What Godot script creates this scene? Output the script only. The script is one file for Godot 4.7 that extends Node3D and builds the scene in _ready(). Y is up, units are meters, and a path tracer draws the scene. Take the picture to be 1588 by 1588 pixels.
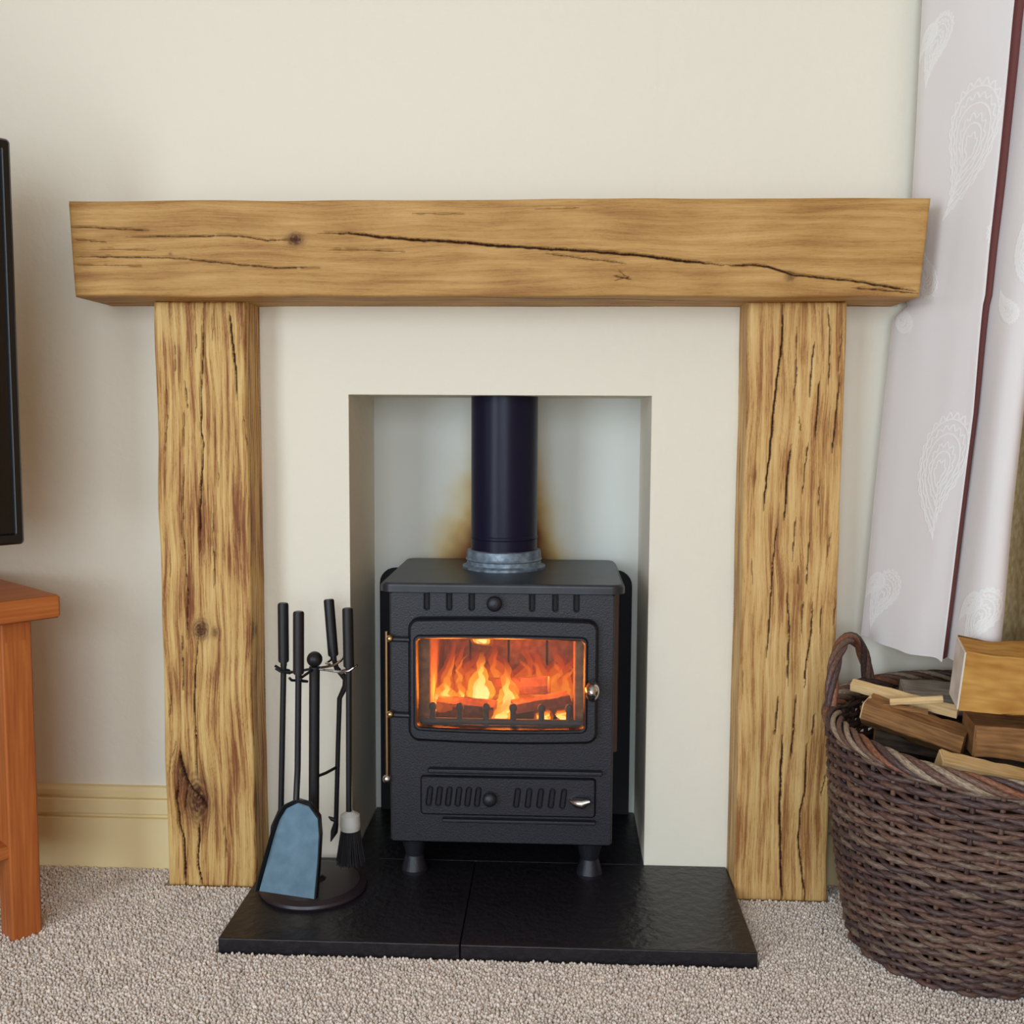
extends Node3D

# ------------------------------------------------------------------ mesh building
class MB:
	var V := PackedVector3Array()
	var N := PackedVector3Array()
	var U := PackedVector2Array()
	var I := PackedInt32Array()

	func v(p: Vector3, n: Vector3, uv := Vector2.ZERO) -> int:
		V.append(p)
		N.append(n)
		U.append(uv)
		return V.size() - 1

	func tri(a: int, b: int, c: int) -> void:
		var g := (V[c] - V[a]).cross(V[b] - V[a])
		if g.dot(N[a] + N[b] + N[c]) < 0.0:
			I.append_array(PackedInt32Array([a, c, b]))
		else:
			I.append_array(PackedInt32Array([a, b, c]))

	func quad(a: int, b: int, c: int, d: int) -> void:
		tri(a, b, c)
		tri(a, c, d)

	func flat_quad(a: Vector3, b: Vector3, c: Vector3, d: Vector3, n: Vector3) -> void:
		var e1 := b - a
		var e2 := d - a
		quad(v(a, n, Vector2(0, 0)), v(b, n, Vector2(e1.length(), 0)), v(c, n, Vector2(e1.length(), e2.length())), v(d, n, Vector2(0, e2.length())))

	# a box with chamfered edges; uv = metres on each face, u along the longest side of the face
	func box(lo: Vector3, hi: Vector3, bev := 0.002, xf := Transform3D()) -> void:
		var c := (lo + hi) / 2.0
		var h := (hi - lo) / 2.0
		bev = minf(bev, minf(h.x, minf(h.y, h.z)) * 0.6)
		var id := {}
		for sx in [-1, 1]:
			for sy in [-1, 1]:
				for sz in [-1, 1]:
					var s := Vector3(sx, sy, sz)
					for ax in 3:
						var p := c + s * (h - Vector3(bev, bev, bev))
						p[ax] = c[ax] + s[ax] * h[ax]
						var n := Vector3.ZERO
						n[ax] = s[ax]
						var a1 := (ax + 1) % 3
						var a2 := (ax + 2) % 3
						if h[a2] > h[a1]:
							var t := a1
							a1 = a2
							a2 = t
						id[[sx, sy, sz, ax]] = v(xf * p, (xf.basis * n).normalized(), Vector2(p[a1], p[a2] + 0.37 * ax))
		for ax in 3:
			for s in [-1, 1]:
				var k := []
				for t in [[-1, -1], [1, -1], [1, 1], [-1, 1]]:
					var q := [0, 0, 0, ax]
					q[ax] = s
					q[(ax + 1) % 3] = t[0]
					q[(ax + 2) % 3] = t[1]
					k.append(id[q])
				quad(k[0], k[1], k[2], k[3])
		for ax in 3:
			var b := (ax + 1) % 3
			var d := (ax + 2) % 3
			for sb in [-1, 1]:
				for sd in [-1, 1]:
					var q0 := [0, 0, 0, b]
					q0[ax] = -1
					q0[b] = sb
					q0[d] = sd
					var q1 := q0.duplicate()
					q1[ax] = 1
					var q2 := q1.duplicate()
					q2[3] = d
					var q3 := q0.duplicate()
					q3[3] = d
					quad(id[q0], id[q1], id[q2], id[q3])
		for sx in [-1, 1]:
			for sy in [-1, 1]:
				for sz in [-1, 1]:
					tri(id[[sx, sy, sz, 0]], id[[sx, sy, sz, 1]], id[[sx, sy, sz, 2]])

	# a tube along a path; r is a number or an array
	func tube(path: Array, r, sides := 8, cap := true, closed := false) -> void:
		var n := path.size()
		var rings := []
		var ref := Vector3.ZERO
		var run := 0.0
		for i in n:
			var a: Vector3 = path[(i - 1 + n) % n] if closed or i > 0 else path[0]
			var b: Vector3 = path[(i + 1) % n] if closed or i < n - 1 else path[n - 1]
			var t := (b - a).normalized()
			if i == 0:
				ref = t.cross(Vector3.UP if absf(t.y) < 0.9 else Vector3.RIGHT).normalized()
			ref = (ref - t * ref.dot(t)).normalized()
			var bi := t.cross(ref)
			var rr: float = r[i] if r is Array else r
			if i > 0:
				run += path[i].distance_to(path[i - 1])
			var ring := []
			for k in sides + 1:
				var w := TAU * k / sides
				var d := ref * cos(w) + bi * sin(w)
				ring.append(v(path[i] + d * rr, d, Vector2(run, float(k) / sides)))
			rings.append(ring)
		for i in (n if closed else n - 1):
			var p: Array = rings[i]
			var q: Array = rings[(i + 1) % n]
			for k in sides:
				quad(p[k], p[k + 1], q[k + 1], q[k])
		if cap and not closed:
			for e in [0, n - 1]:
				var t: Vector3 = (path[0] - path[1]).normalized() if e == 0 else (path[n - 1] - path[n - 2]).normalized()
				var m := v(path[e], t)
				var ring := []
				for k in sides + 1:
					ring.append(v(V[rings[e][k]], t, U[rings[e][k]]))
				for k in sides:
					tri(m, ring[k], ring[k + 1])

	# profile: Vector2(radius, height) turned round xf's y axis; flat keeps creases between segments
	func lathe(profile: Array, segs := 24, xf := Transform3D(), crease := true) -> void:
		var cols := []
		for j in profile.size() - 1:
			var a: Vector2 = profile[j]
			var b: Vector2 = profile[j + 1]
			var t := (b - a).normalized()
			var na := Vector2(t.y, -t.x)
			var nb := na
			if not crease:
				if j > 0:
					na = (na + _n2(profile[j - 1], a)).normalized()
				if j < profile.size() - 2:
					nb = (nb + _n2(b, profile[j + 2])).normalized()
			var ra := []
			var rb := []
			for k in segs + 1:
				var w := TAU * k / segs
				var d := Vector3(cos(w), 0, sin(w))
				ra.append(v(xf * (d * a.x + Vector3(0, a.y, 0)), xf.basis * (d * na.x + Vector3(0, na.y, 0)), Vector2(float(k) / segs, float(j) / (profile.size() - 1))))
				rb.append(v(xf * (d * b.x + Vector3(0, b.y, 0)), xf.basis * (d * nb.x + Vector3(0, nb.y, 0)), Vector2(float(k) / segs, float(j + 1) / (profile.size() - 1))))
			for k in segs:
				quad(ra[k], ra[k + 1], rb[k + 1], rb[k])

	func _n2(a: Vector2, b: Vector2) -> Vector2:
		var t := (b - a).normalized()
		return Vector2(t.y, -t.x)

	# a plate: outline in xy from z0 (back) to z1 (front), front edge bevelled; xf places it
	func plate(o: PackedVector2Array, z0: float, z1: float, bev := 0.0, xf := Transform3D()) -> void:
		var n := o.size()
		var nn := normals(o)
		var tris := Geometry2D.triangulate_polygon(o)
		var zn := (xf.basis * Vector3(0, 0, 1)).normalized()
		var f := []
		var bk := []
		for i in n:
			var p := o[i] - nn[i] * bev
			f.append(v(xf * Vector3(p.x, p.y, z1), zn, p))
			bk.append(v(xf * Vector3(o[i].x, o[i].y, z0), -zn, o[i]))
		for t in range(0, tris.size(), 3):
			tri(f[tris[t]], f[tris[t + 1]], f[tris[t + 2]])
			tri(bk[tris[t]], bk[tris[t + 1]], bk[tris[t + 2]])
		_sides(o, nn, z0, z1, bev, xf, 1.0)

	func _sides(o: PackedVector2Array, nn: PackedVector2Array, z0: float, z1: float, bev: float, xf: Transform3D, sgn: float) -> void:
		var n := o.size()
		for i in n:
			var j := (i + 1) % n
			var e := o[j] - o[i]
			var en := Vector2(e.y, -e.x).normalized()
			if en.dot(nn[i] + nn[j]) < 0.0:
				en = -en
			var sm := nn[i].dot(nn[j]) > 0.8
			var ni := nn[i] if sm else en
			var nj := nn[j] if sm else en
			var a3 := (xf.basis * Vector3(ni.x, ni.y, 0)).normalized() * sgn
			var b3 := (xf.basis * Vector3(nj.x, nj.y, 0)).normalized() * sgn
			var zn := (xf.basis * Vector3(0, 0, 1)).normalized()
			var zb := z1 - bev
			quad(v(xf * Vector3(o[i].x, o[i].y, z0), a3, Vector2(0, z0)), v(xf * Vector3(o[j].x, o[j].y, z0), b3, Vector2(e.length(), z0)), v(xf * Vector3(o[j].x, o[j].y, zb), b3, Vector2(e.length(), zb)), v(xf * Vector3(o[i].x, o[i].y, zb), a3, Vector2(0, zb)))
			if bev > 0.0:
				var p := o[i] - nn[i] * bev * sgn
				var q := o[j] - nn[j] * bev * sgn
				quad(v(xf * Vector3(o[i].x, o[i].y, zb), a3), v(xf * Vector3(o[j].x, o[j].y, zb), b3), v(xf * Vector3(q.x, q.y, z1), (b3 + zn).normalized()), v(xf * Vector3(p.x, p.y, z1), (a3 + zn).normalized()))

	# a frame between two outlines of equal point counts
	func ring(o: PackedVector2Array, h: PackedVector2Array, z0: float, z1: float, bev := 0.0, xf := Transform3D()) -> void:
		var n := o.size()
		var no := normals(o)
		var nh := normals(h)
		var zn := (xf.basis * Vector3(0, 0, 1)).normalized()
		for s in [0, 1]:
			var z := z1 if s == 0 else z0
			var b := bev if s == 0 else 0.0
			var nz := zn if s == 0 else -zn
			for i in n:
				var j := (i + 1) % n
				var a := o[i] - no[i] * b
				var c := o[j] - no[j] * b
				var d := h[j] + nh[j] * b
				var e := h[i] + nh[i] * b
				quad(v(xf * Vector3(a.x, a.y, z), nz, a), v(xf * Vector3(c.x, c.y, z), nz, c), v(xf * Vector3(d.x, d.y, z), nz, d), v(xf * Vector3(e.x, e.y, z), nz, e))
		_sides(o, no, z0, z1, bev, xf, 1.0)
		_sides(h, nh, z0, z1, bev, xf, -1.0)

	static func normals(o: PackedVector2Array) -> PackedVector2Array:
		var n := o.size()
		var area := 0.0
		for i in n:
			area += o[i].cross(o[(i + 1) % n])
		var s := 1.0 if area > 0.0 else -1.0
		var out := PackedVector2Array()
		for i in n:
			var a := (o[i] - o[(i - 1 + n) % n]).normalized()
			var b := (o[(i + 1) % n] - o[i]).normalized()
			var m := (Vector2(a.y, -a.x) + Vector2(b.y, -b.x)) * s
			out.append(m.normalized())
		return out

	# a grid of points given row by row; shared smooth normals; uv given per point
	func grid(P: Array, UV: Array, flip := false) -> void:
		var nr := P.size()
		var nc: int = P[0].size()
		var base := V.size()
		for i in nr:
			for j in nc:
				var a: Vector3 = P[mini(i + 1, nr - 1)][j] - P[maxi(i - 1, 0)][j]
				var b: Vector3 = P[i][mini(j + 1, nc - 1)] - P[i][maxi(j - 1, 0)]
				var n := b.cross(a).normalized()
				v(P[i][j], -n if flip else n, UV[i][j])
		for i in nr - 1:
			for j in nc - 1:
				var k := base + i * nc + j
				quad(k, k + 1, k + nc + 1, k + nc)

	func mesh() -> ArrayMesh:
		var a := []
		a.resize(Mesh.ARRAY_MAX)
		a[Mesh.ARRAY_VERTEX] = V
		a[Mesh.ARRAY_NORMAL] = N
		a[Mesh.ARRAY_TEX_UV] = U
		a[Mesh.ARRAY_INDEX] = I
		var m := ArrayMesh.new()
		m.add_surface_from_arrays(Mesh.PRIMITIVE_TRIANGLES, a)
		return m


# ------------------------------------------------------------------ naming
var taken := {}
var M := {}
var rng := RandomNumberGenerator.new()


func numbered(n: String) -> String:
	taken[n] = taken.get(n, -1) + 1
	return n if taken[n] == 0 else "%s_%03d" % [n, taken[n]]


func tag(o: Node3D, label: String, category: String, group := "") -> Node3D:
	o.set_meta("label", label)
	o.set_meta("category", category)
	if group:
		o.set_meta("group", group)
	return o


func thing(called: String, at: Vector3, label: String, category: String, group := "") -> Node3D:
	var o := Node3D.new()
	o.name = numbered(called)
	o.position = at
	add_child(o)
	return tag(o, label, category, group)


# meshes are built in the room's metres; a part of a thing is shifted back by the thing's place
func part(called: String, mb: MB, m: Material, parent: Node3D = null) -> MeshInstance3D:
	var o := MeshInstance3D.new()
	o.mesh = mb.mesh()
	o.material_override = m
	o.cast_shadow = GeometryInstance3D.SHADOW_CASTING_SETTING_ON
	if parent == null:
		o.name = numbered(called)
		add_child(o)
	else:
		o.name = called
		if not parent is MeshInstance3D:
			o.position = -parent.position
		parent.add_child(o, true)
	return o


func structure(called: String, mb: MB, m: Material) -> MeshInstance3D:
	var o := part(called, mb, m)
	o.set_meta("kind", "structure")
	return o


func mat(c: Color, rough := 0.6, metal := 0.0, spec := 0.5) -> StandardMaterial3D:
	var m := StandardMaterial3D.new()
	m.albedo_color = c
	m.roughness = rough
	m.metallic = metal
	m.metallic_specular = spec
	return m


func c8(r: int, g: int, b: int) -> Color:
	return Color(r / 255.0, g / 255.0, b / 255.0)


func noise(s: int, f := 1.0, oct := 3) -> FastNoiseLite:
	var n := FastNoiseLite.new()
	n.seed = s
	n.frequency = f
	n.noise_type = FastNoiseLite.TYPE_SIMPLEX_SMOOTH
	n.fractal_octaves = oct
	return n


func noise_tex(s: int, f: float, size := 512, oct := 3, ramp: Array = []) -> NoiseTexture2D:
	var t := NoiseTexture2D.new()
	t.width = size
	t.height = size
	t.seamless = true
	t.noise = noise(s, f, oct)
	if ramp:
		var g := Gradient.new()
		g.offsets = PackedFloat32Array([0.0, 1.0])
		g.colors = PackedColorArray(ramp)
		t.color_ramp = g
	return t


func rrect(x0: float, y0: float, x1: float, y1: float, r: float, k := 5, bow := 0.0) -> PackedVector2Array:
	var o := PackedVector2Array()
	var cs := [[x1 - r, y0 + r, -PI / 2], [x1 - r, y1 - r, 0.0], [x0 + r, y1 - r, PI / 2], [x0 + r, y0 + r, PI]]
	for ci in 4:
		var c: Array = cs[ci]
		for i in k + 1:
			var w: float = c[2] + PI / 2 * i / k
			o.append(Vector2(c[0] + r * cos(w), c[1] + r * sin(w)))
		if ci == 3 or ci == 1:
			for i in range(1, 8):
				var f := i / 8.0
				var xx := lerpf(x0 + r, x1 - r, f) if ci == 3 else lerpf(x1 - r, x0 + r, f)
				o.append(Vector2(xx, y0 if ci == 3 else y1))
	if bow != 0.0:
		var cx := (x0 + x1) / 2
		var hw := (x1 - x0) / 2
		for i in o.size():
			var q := 1.0 - pow((o[i].x - cx) / hw, 2)
			if o[i].y < (y0 + y1) / 2:
				o[i].y -= bow * q
			else:
				o[i].y += bow * 0.6 * q
	return o


# ------------------------------------------------------------------ oak
# colour image with u along the grain; crack = dark splits stamped in, also used as relief
func oak(w: int, h: int, L: float, W: float, s: int, cracks: Array, knots: Array, light: Color, mid: Color, dark: Color, streaky: float) -> Dictionary:
	var cr := PackedFloat32Array()
	cr.resize(w * h)
	var jit := noise(s + 9, 1.0, 2)
	var mmx := w / (L * 1000.0)
	var mmy := h / (W * 1000.0)
	for c in cracks:
		var wd: float = c[0]
		var pts := []
		for i in range(1, c.size(), 2):
			pts.append(Vector2(c[i] * w, c[i + 1] * h))
		var total := 0.0
		for i in pts.size() - 1:
			total += pts[i].distance_to(pts[i + 1])
		var run := 0.0
		for i in pts.size() - 1:
			var seg: float = pts[i].distance_to(pts[i + 1])
			var steps := int(ceil(seg / 0.8))
			for k in steps:
				var f := float(k) / steps
				var p: Vector2 = pts[i].lerp(pts[i + 1], f)
				var q: float = (run + seg * f) / total
				p.y += jit.get_noise_2d(p.x / mmx * 0.035, wd * 31.0 + s) * 0.9 * mmy
				var taper := minf(1.0, minf(q, 1.0 - q) * 7.0 + 0.25)
				var ry := maxf(0.6, wd * 0.62 * mmy * taper * (0.8 + 0.35 * jit.get_noise_2d(p.x / mmx * 0.2, 70.0)))
				var y0 := int(p.y - ry - 1)
				var xi := clampi(int(p.x), 0, w - 1)
				for y in range(maxi(0, y0), mini(h, int(p.y + ry + 2))):
					var d := absf(y + 0.5 - p.y) / ry
					var val := clampf(1.35 - d * d, 0.0, 1.0) * clampf(0.35 + 0.3 * wd * taper, 0.3, 1.0)
					if val > cr[y * w + xi]:
						cr[y * w + xi] = val
			run += seg
	var n1 := noise(s, 1.0, 2)
	var n2 := noise(s + 1, 1.0, 2)
	var n3 := noise(s + 2, 1.0, 2)
	var n4 := noise(s + 3, 1.0, 2)
	var n5 := noise(s + 4, 1.0, 1)
	var relief := PackedFloat32Array()
	relief.resize(w * h)
	var by := PackedByteArray()
	by.resize(w * h * 3)
	for y in h:
		var t0 := (y + 0.5) / h * W
		for x in w:
			var sx := (x + 0.5) / w * L
			var t := t0 + 0.007 * n1.get_noise_2d(sx * 3.0, t0 * 9.0)
			var kn := 0.0
			for k in knots:
				var dx: float = (sx - k[0] * L) / k[2]
				var dy: float = (t0 - k[1] * W) / k[3]
				var d := dx * dx + dy * dy
				if d < 9.0:
					t += (t0 - k[1] * W) * -0.75 * exp(-d * 0.8)
					kn = maxf(kn, k[4] * exp(-d * 1.1) * (0.75 + 0.5 * n2.get_noise_2d(sqrt(d) * 4.0, k[0] * 40.0 + atan2(dy, dx))))
			var fine := n2.get_noise_2d(sx * 9.0, t * 420.0)
			var band := n3.get_noise_2d(sx * 2.2, t * 75.0)
			var tone := n4.get_noise_2d(sx * 6.0, t * 16.0)
			var val := 0.55 + streaky * (0.62 * band + 0.42 * fine) + 0.3 * tone
			if n5.get_noise_2d(sx * 30.0, t * 800.0) > 0.42:
				val -= 0.16
			val = clampf(val, 0.0, 1.0)
			var col := dark.lerp(mid, minf(1.0, val * 2.0)) if val < 0.5 else mid.lerp(light, (val - 0.5) * 2.0)
			col = col.lerp(Color(0.22, 0.1, 0.05), clampf(kn, 0.0, 0.85))
			var ck := cr[y * w + x]
			col = col.lerp(Color(0.19, 0.09, 0.05), ck * 0.9)
			relief[y * w + x] = ck * 6.0 + (0.5 - val) * streaky + kn * 1.2
			var i := (y * w + x) * 3
			by[i] = int(col.r * 255.0)
			by[i + 1] = int(col.g * 255.0)
			by[i + 2] = int(col.b * 255.0)
	var im := Image.create_from_data(w, h, false, Image.FORMAT_RGB8, by)
	var m := mat(Color.WHITE, 0.62, 0.0, 0.35)
	m.albedo_texture = ImageTexture.create_from_image(im)
	return {"w": w, "h": h, "relief": relief, "mat": m}


# a squared oak timber: front face a fine grid with the splits sunk in, soft arrises, wavy edges
func timber(upright: bool, x0: float, x1: float, y0: float, y1: float, z0: float, z1: float, tx: Dictionary, na: int, nc: int, waney: float, skew: Array) -> MB:
	var mb := MB.new()
	var L := y1 - y0 if upright else x1 - x0
	var W := x1 - x0 if upright else y1 - y0
	var us := [0.0, 0.0012 / L, 0.003 / L, 0.006 / L]
	var vs := [0.0, 0.0008 / W, 0.002 / W, 0.004 / W, 0.0065 / W]
	for i in range(1, na):
		us.append(lerpf(0.006 / L, 1.0 - 0.006 / L, float(i) / na))
	for q in [0.006, 0.003, 0.0012, 0.0]:
		us.append(1.0 - q / L)
	for i in range(1, nc):
		vs.append(lerpf(0.0065 / W, 1.0 - 0.0065 / W, float(i) / nc))
	for q in [0.0065, 0.004, 0.002, 0.0008, 0.0]:
		vs.append(1.0 - q / W)
	var wob := noise(int(L * 977.0) + int(W * 331.0), 1.0, 2)
	var w: int = tx.w
	var h: int = tx.h
	var rel: PackedFloat32Array = tx.relief
	var P := []
	var UV := []
	for j in vs.size():
		var rp := []
		var ru := []
		for i in us.size():
			var a: float = us[i]
			var c: float = vs[j]
			var xi := clampi(int(a * w), 0, w - 1)
			var yi := clampi(int(c * h), 0, h - 1)
			var d := rel[yi * w + xi] * 0.0011
			var ea := minf(a, 1.0 - a) * L
			var ec := minf(c, 1.0 - c) * W
			var e := 0.0
			var R := 0.006
			if ea < R:
				e += R * (1.0 - sqrt(maxf(0.0, 1.0 - pow(1.0 - ea / R, 2))))
			if ec < R:
				e += R * (1.0 - sqrt(maxf(0.0, 1.0 - pow(1.0 - ec / R, 2))))
			d = d * smoothstep(0.0, 0.003, minf(ea, ec)) + minf(e, R) + 0.0010 * wob.get_noise_2d(a * L * 5.0, c * W * 9.0)
			var edge0 := waney * wob.get_noise_2d(a * L * 3.0, 11.0)
			var edge1 := waney * wob.get_noise_2d(a * L * 3.0, 47.0)
			var cc := lerpf(edge0, W + edge1, c)
			var aa := a * L + lerpf(lerpf(skew[0], skew[1], c), lerpf(skew[2], skew[3], c), a)
			rp.append(Vector3(x0 + cc, y0 + aa, z1 - d) if upright else Vector3(x0 + aa, y1 - cc, z1 - d))
			ru.append(Vector2(a, c))
		P.append(rp)
		UV.append(ru)
	mb.grid(P, UV, not upright)
	if mb.N[mb.N.size() / 2].z < 0.0:
		for i in mb.N.size():
			mb.N[i] = -mb.N[i]
		for i in range(0, mb.I.size(), 3):
			var t := mb.I[i + 1]
			mb.I[i + 1] = mb.I[i + 2]
			mb.I[i + 2] = t
	var nr := vs.size()
	var nu := us.size()
	# long sides, ends and back
	for s in [0, nr - 1]:
		var nn := (Vector3(-1 if s == 0 else 1, 0, 0) if upright else Vector3(0, 1 if s == 0 else -1, 0))
		for i in nu - 1:
			var a: Vector3 = P[s][i]
			var b: Vector3 = P[s][i + 1]
			var c0 := 0.12 if s == 0 else 0.45
			mb.quad(mb.v(a, nn, Vector2(us[i], c0)), mb.v(b, nn, Vector2(us[i + 1], c0)), mb.v(Vector3(b.x, b.y, z0), nn, Vector2(us[i + 1], c0 + 0.5)), mb.v(Vector3(a.x, a.y, z0), nn, Vector2(us[i], c0 + 0.5)))
	for s in [0, nu - 1]:
		var nn := (Vector3(0, -1 if s == 0 else 1, 0) if upright else Vector3(-1 if s == 0 else 1, 0, 0))
		for j in nr - 1:
			var a: Vector3 = P[j][s]
			var b: Vector3 = P[j + 1][s]
			mb.quad(mb.v(a, nn, Vector2(0.2, vs[j])), mb.v(b, nn, Vector2(0.2, vs[j + 1])), mb.v(Vector3(b.x, b.y, z0), nn, Vector2(0.24, vs[j + 1])), mb.v(Vector3(a.x, a.y, z0), nn, Vector2(0.24, vs[j])))
	mb.flat_quad(Vector3(x0, y0, z0), Vector3(x1, y0, z0), Vector3(x1, y1, z0), Vector3(x0, y1, z0), Vector3(0, 0, -1))
	return mb


# plain oak boards for the television unit
func oak_flat(s: int, light: Color, dark: Color) -> StandardMaterial3D:
	var w := 512
	var h := 256
	var n2 := noise(s, 1.0, 3)
	var n3 := noise(s + 1, 1.0, 2)
	var im := Image.create(w, h, false, Image.FORMAT_RGB8)
	for y in h:
		for x in w:
			var v := 0.5 + 0.5 * n2.get_noise_2d(x * 0.006, y * 0.16) + 0.35 * n3.get_noise_2d(x * 0.004, y * 0.03)
			im.set_pixel(x, y, dark.lerp(light, clampf(v, 0.0, 1.0)))
	var m := mat(Color.WHITE, 0.42, 0.0, 0.4)
	m.albedo_texture = ImageTexture.create_from_image(im)
	m.uv1_scale = Vector3(2.2, 4.0, 1)
	return m


# ------------------------------------------------------------------ the scene
const BEAM_Y := 0.9656      # underside of the beam
const HEARTH_Y := 0.0245


func _ready() -> void:
	rng.seed = 7
	camera_and_light()
	materials()
	room()
	surround()
	hearth()
	stove()
	companion_set()
	television()
	curtain()
	log_basket()
	logs()
	carpet_pile()


func camera_and_light() -> void:
	var cam := Camera3D.new()
	cam.name = "camera"
	var yaw := 0.0439
	var pitch := 0.0893
	var roll := -0.0055
	var r := Vector3(cos(yaw), 0, -sin(yaw))
	var fw := Vector3(-sin(yaw), 0, -cos(yaw))
	var f := fw * cos(pitch) + Vector3(0, -sin(pitch), 0)
	var u := Vector3(0, cos(pitch), 0) + fw * sin(pitch)
	var r2 := r * cos(roll) - u * sin(roll)
	var u2 := r * sin(roll) + u * cos(roll)
	cam.transform = Transform3D(Basis(r2, u2, -f), Vector3(0.1017, 0.7827, 1.7296))
	cam.fov = rad_to_deg(2.0 * atan(794.0 / 1616.1))
	cam.near = 0.02
	cam.far = 60.0
	add_child(cam)
	cam.current = true

	var we := WorldEnvironment.new()
	we.name = "world"
	var e := Environment.new()
	e.background_mode = Environment.BG_COLOR
	e.background_color = Color(0.6, 0.66, 0.72)
	e.tonemap_mode = Environment.TONE_MAPPER_LINEAR
	e.tonemap_exposure = 0.94
	e.sdfgi_enabled = true
	e.ssao_enabled = true
	e.ssil_enabled = true
	we.environment = e
	add_child(we)

	# daylight through the garden door in the left wall
	daylight("garden_door_daylight", Vector3(-1.73, 1.02, 2.76), Vector3(1, 0, -0.5), Vector2(1.2, 1.85), 6.4)
	# fill light added behind the camera, set in an added window
	daylight("rear_fill", Vector3(0.0, 1.05, 3.72), Vector3(-0.02, -0.03, -1), Vector2(1.7, 1.5), 5.4)


func daylight(called: String, at: Vector3, towards: Vector3, size: Vector2, energy: float) -> void:
	var a := AreaLight3D.new()
	a.name = called
	a.area_size = size
	a.light_energy = energy
	a.light_color = Color(0.87, 0.945, 1.0)
	a.shadow_enabled = true
	a.area_range = 12.0
	a.area_attenuation = 2.0
	a.transform = Transform3D(Basis.looking_at(towards, Vector3.UP), at)
	add_child(a)


func materials() -> void:
	M.wall = mat(c8(236, 227, 210), 0.9, 0.0, 0.2)
	M.wall.heightmap_enabled = true
	M.wall.heightmap_texture = noise_tex(3, 0.03, 512, 4)
	M.wall.heightmap_scale = 0.06
	M.wall.uv1_triplanar = true
	M.wall.uv1_world_triplanar = true
	M.wall.uv1_scale = Vector3(2.5, 2.5, 2.5)
	M.room = M.wall.duplicate()
	M.room.albedo_color = c8(184, 146, 108)  # tan picked to warm and dim the bounce off the unseen walls
	M.ceiling = mat(c8(206, 202, 194), 0.95)
	M.skirting = mat(c8(240, 217, 166), 0.45, 0.0, 0.4)
	M.frame = mat(c8(240, 240, 238), 0.4)
	M.pane = mat(Color(0.95, 0.98, 1.0, 0.06), 0.02)
	M.pane.transparency = BaseMaterial3D.TRANSPARENCY_ALPHA
	M.carpet = mat(c8(188, 174, 154), 1.0, 0.0, 0.1)
	M.slate = mat(c8(29, 26, 31), 0.36, 0.0, 0.5)
	M.slate.heightmap_enabled = true
	M.slate.heightmap_texture = noise_tex(8, 0.02, 512, 4)
	M.slate.heightmap_scale = 0.1
	M.slate.uv1_triplanar = true
	M.slate.uv1_scale = Vector3(4, 4, 4)
	M.iron = mat(c8(27, 25, 34), 0.48, 0.0, 0.5)
	M.iron.heightmap_enabled = true
	M.iron.heightmap_texture = noise_tex(5, 0.12, 256, 3)
	M.iron.heightmap_scale = 0.03
	M.iron.uv1_triplanar = true
	M.iron.uv1_scale = Vector3(8, 8, 8)
	M.iron_hollow = mat(c8(24, 22, 26), 0.8)
	M.flue = mat(c8(24, 22, 42), 0.33, 0.0, 0.3)
	M.collar = mat(Color.WHITE, 0.5, 0.35, 0.5)
	M.collar.albedo_texture = noise_tex(21, 0.03, 256, 4, [c8(70, 82, 98), c8(168, 180, 188)])
	M.collar.uv1_triplanar = true
	M.collar.uv1_scale = Vector3(7, 7, 7)
	M.top_plate = mat(Color.WHITE, 0.38, 0.0, 0.5)
	M.top_plate.albedo_texture = noise_tex(33, 0.02, 256, 3, [c8(28, 26, 32), c8(46, 50, 58)])
	M.top_plate.uv1_triplanar = true
	M.top_plate.uv1_scale = Vector3(3, 3, 3)
	M.chrome = mat(c8(205, 200, 198), 0.22, 1.0)
	M.brass = mat(c8(190, 160, 120), 0.28, 1.0)
	M.brick = mat(Color.WHITE, 0.95)
	M.brick.albedo_texture = noise_tex(41, 0.04, 256, 4, [c8(84, 52, 32), c8(136, 92, 58)])
	M.brick.uv1_triplanar = true
	M.brick.uv1_scale = Vector3(5, 5, 5)
	M.glass = mat(Color(1, 0.96, 0.9, 0.02), 0.03, 0.0, 0.2)
	M.glass.transparency = BaseMaterial3D.TRANSPARENCY_ALPHA
	M.strip_brown = mat(c8(104, 78, 62), 0.75)
	M.char = mat(c8(48, 34, 28), 0.95)
	M.ember = mat(Color.WHITE, 0.95)
	M.ember.albedo_texture = noise_tex(44, 0.04, 256, 4, [c8(40, 26, 20), c8(110, 58, 30)])
	M.ember.uv1_triplanar = true
	M.ember.uv1_scale = Vector3(9, 9, 9)
	M.black = mat(c8(25, 24, 28), 0.45, 0.0, 0.5)
	M.steel = mat(Color.WHITE, 0.42, 0.55, 0.5)
	M.steel.albedo_texture = noise_tex(52, 0.02, 256, 4, [c8(72, 94, 108), c8(94, 116, 130)])
	M.steel.uv1_triplanar = true
	M.steel.uv1_scale = Vector3(6, 6, 6)
	M.bristle = mat(c8(40, 38, 42), 0.9)
	M.ferrule = mat(c8(188, 186, 180), 0.6)
	M.plum = mat(c8(44, 35, 41), 0.4, 0.0, 0.5)
	M.screen = mat(c8(10, 10, 12), 0.12, 0.0, 0.5)
	M.bezel = mat(c8(13, 13, 15), 0.3, 0.0, 0.5)
	M.oak_unit = oak_flat(61, c8(196, 116, 58), c8(160, 82, 38))


func wall_box(mb: MB, x0: float, y0: float, z0: float, x1: float, y1: float, z1: float) -> void:
	mb.box(Vector3(x0, y0, z0), Vector3(x1, y1, z1), 0.00002)


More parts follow.
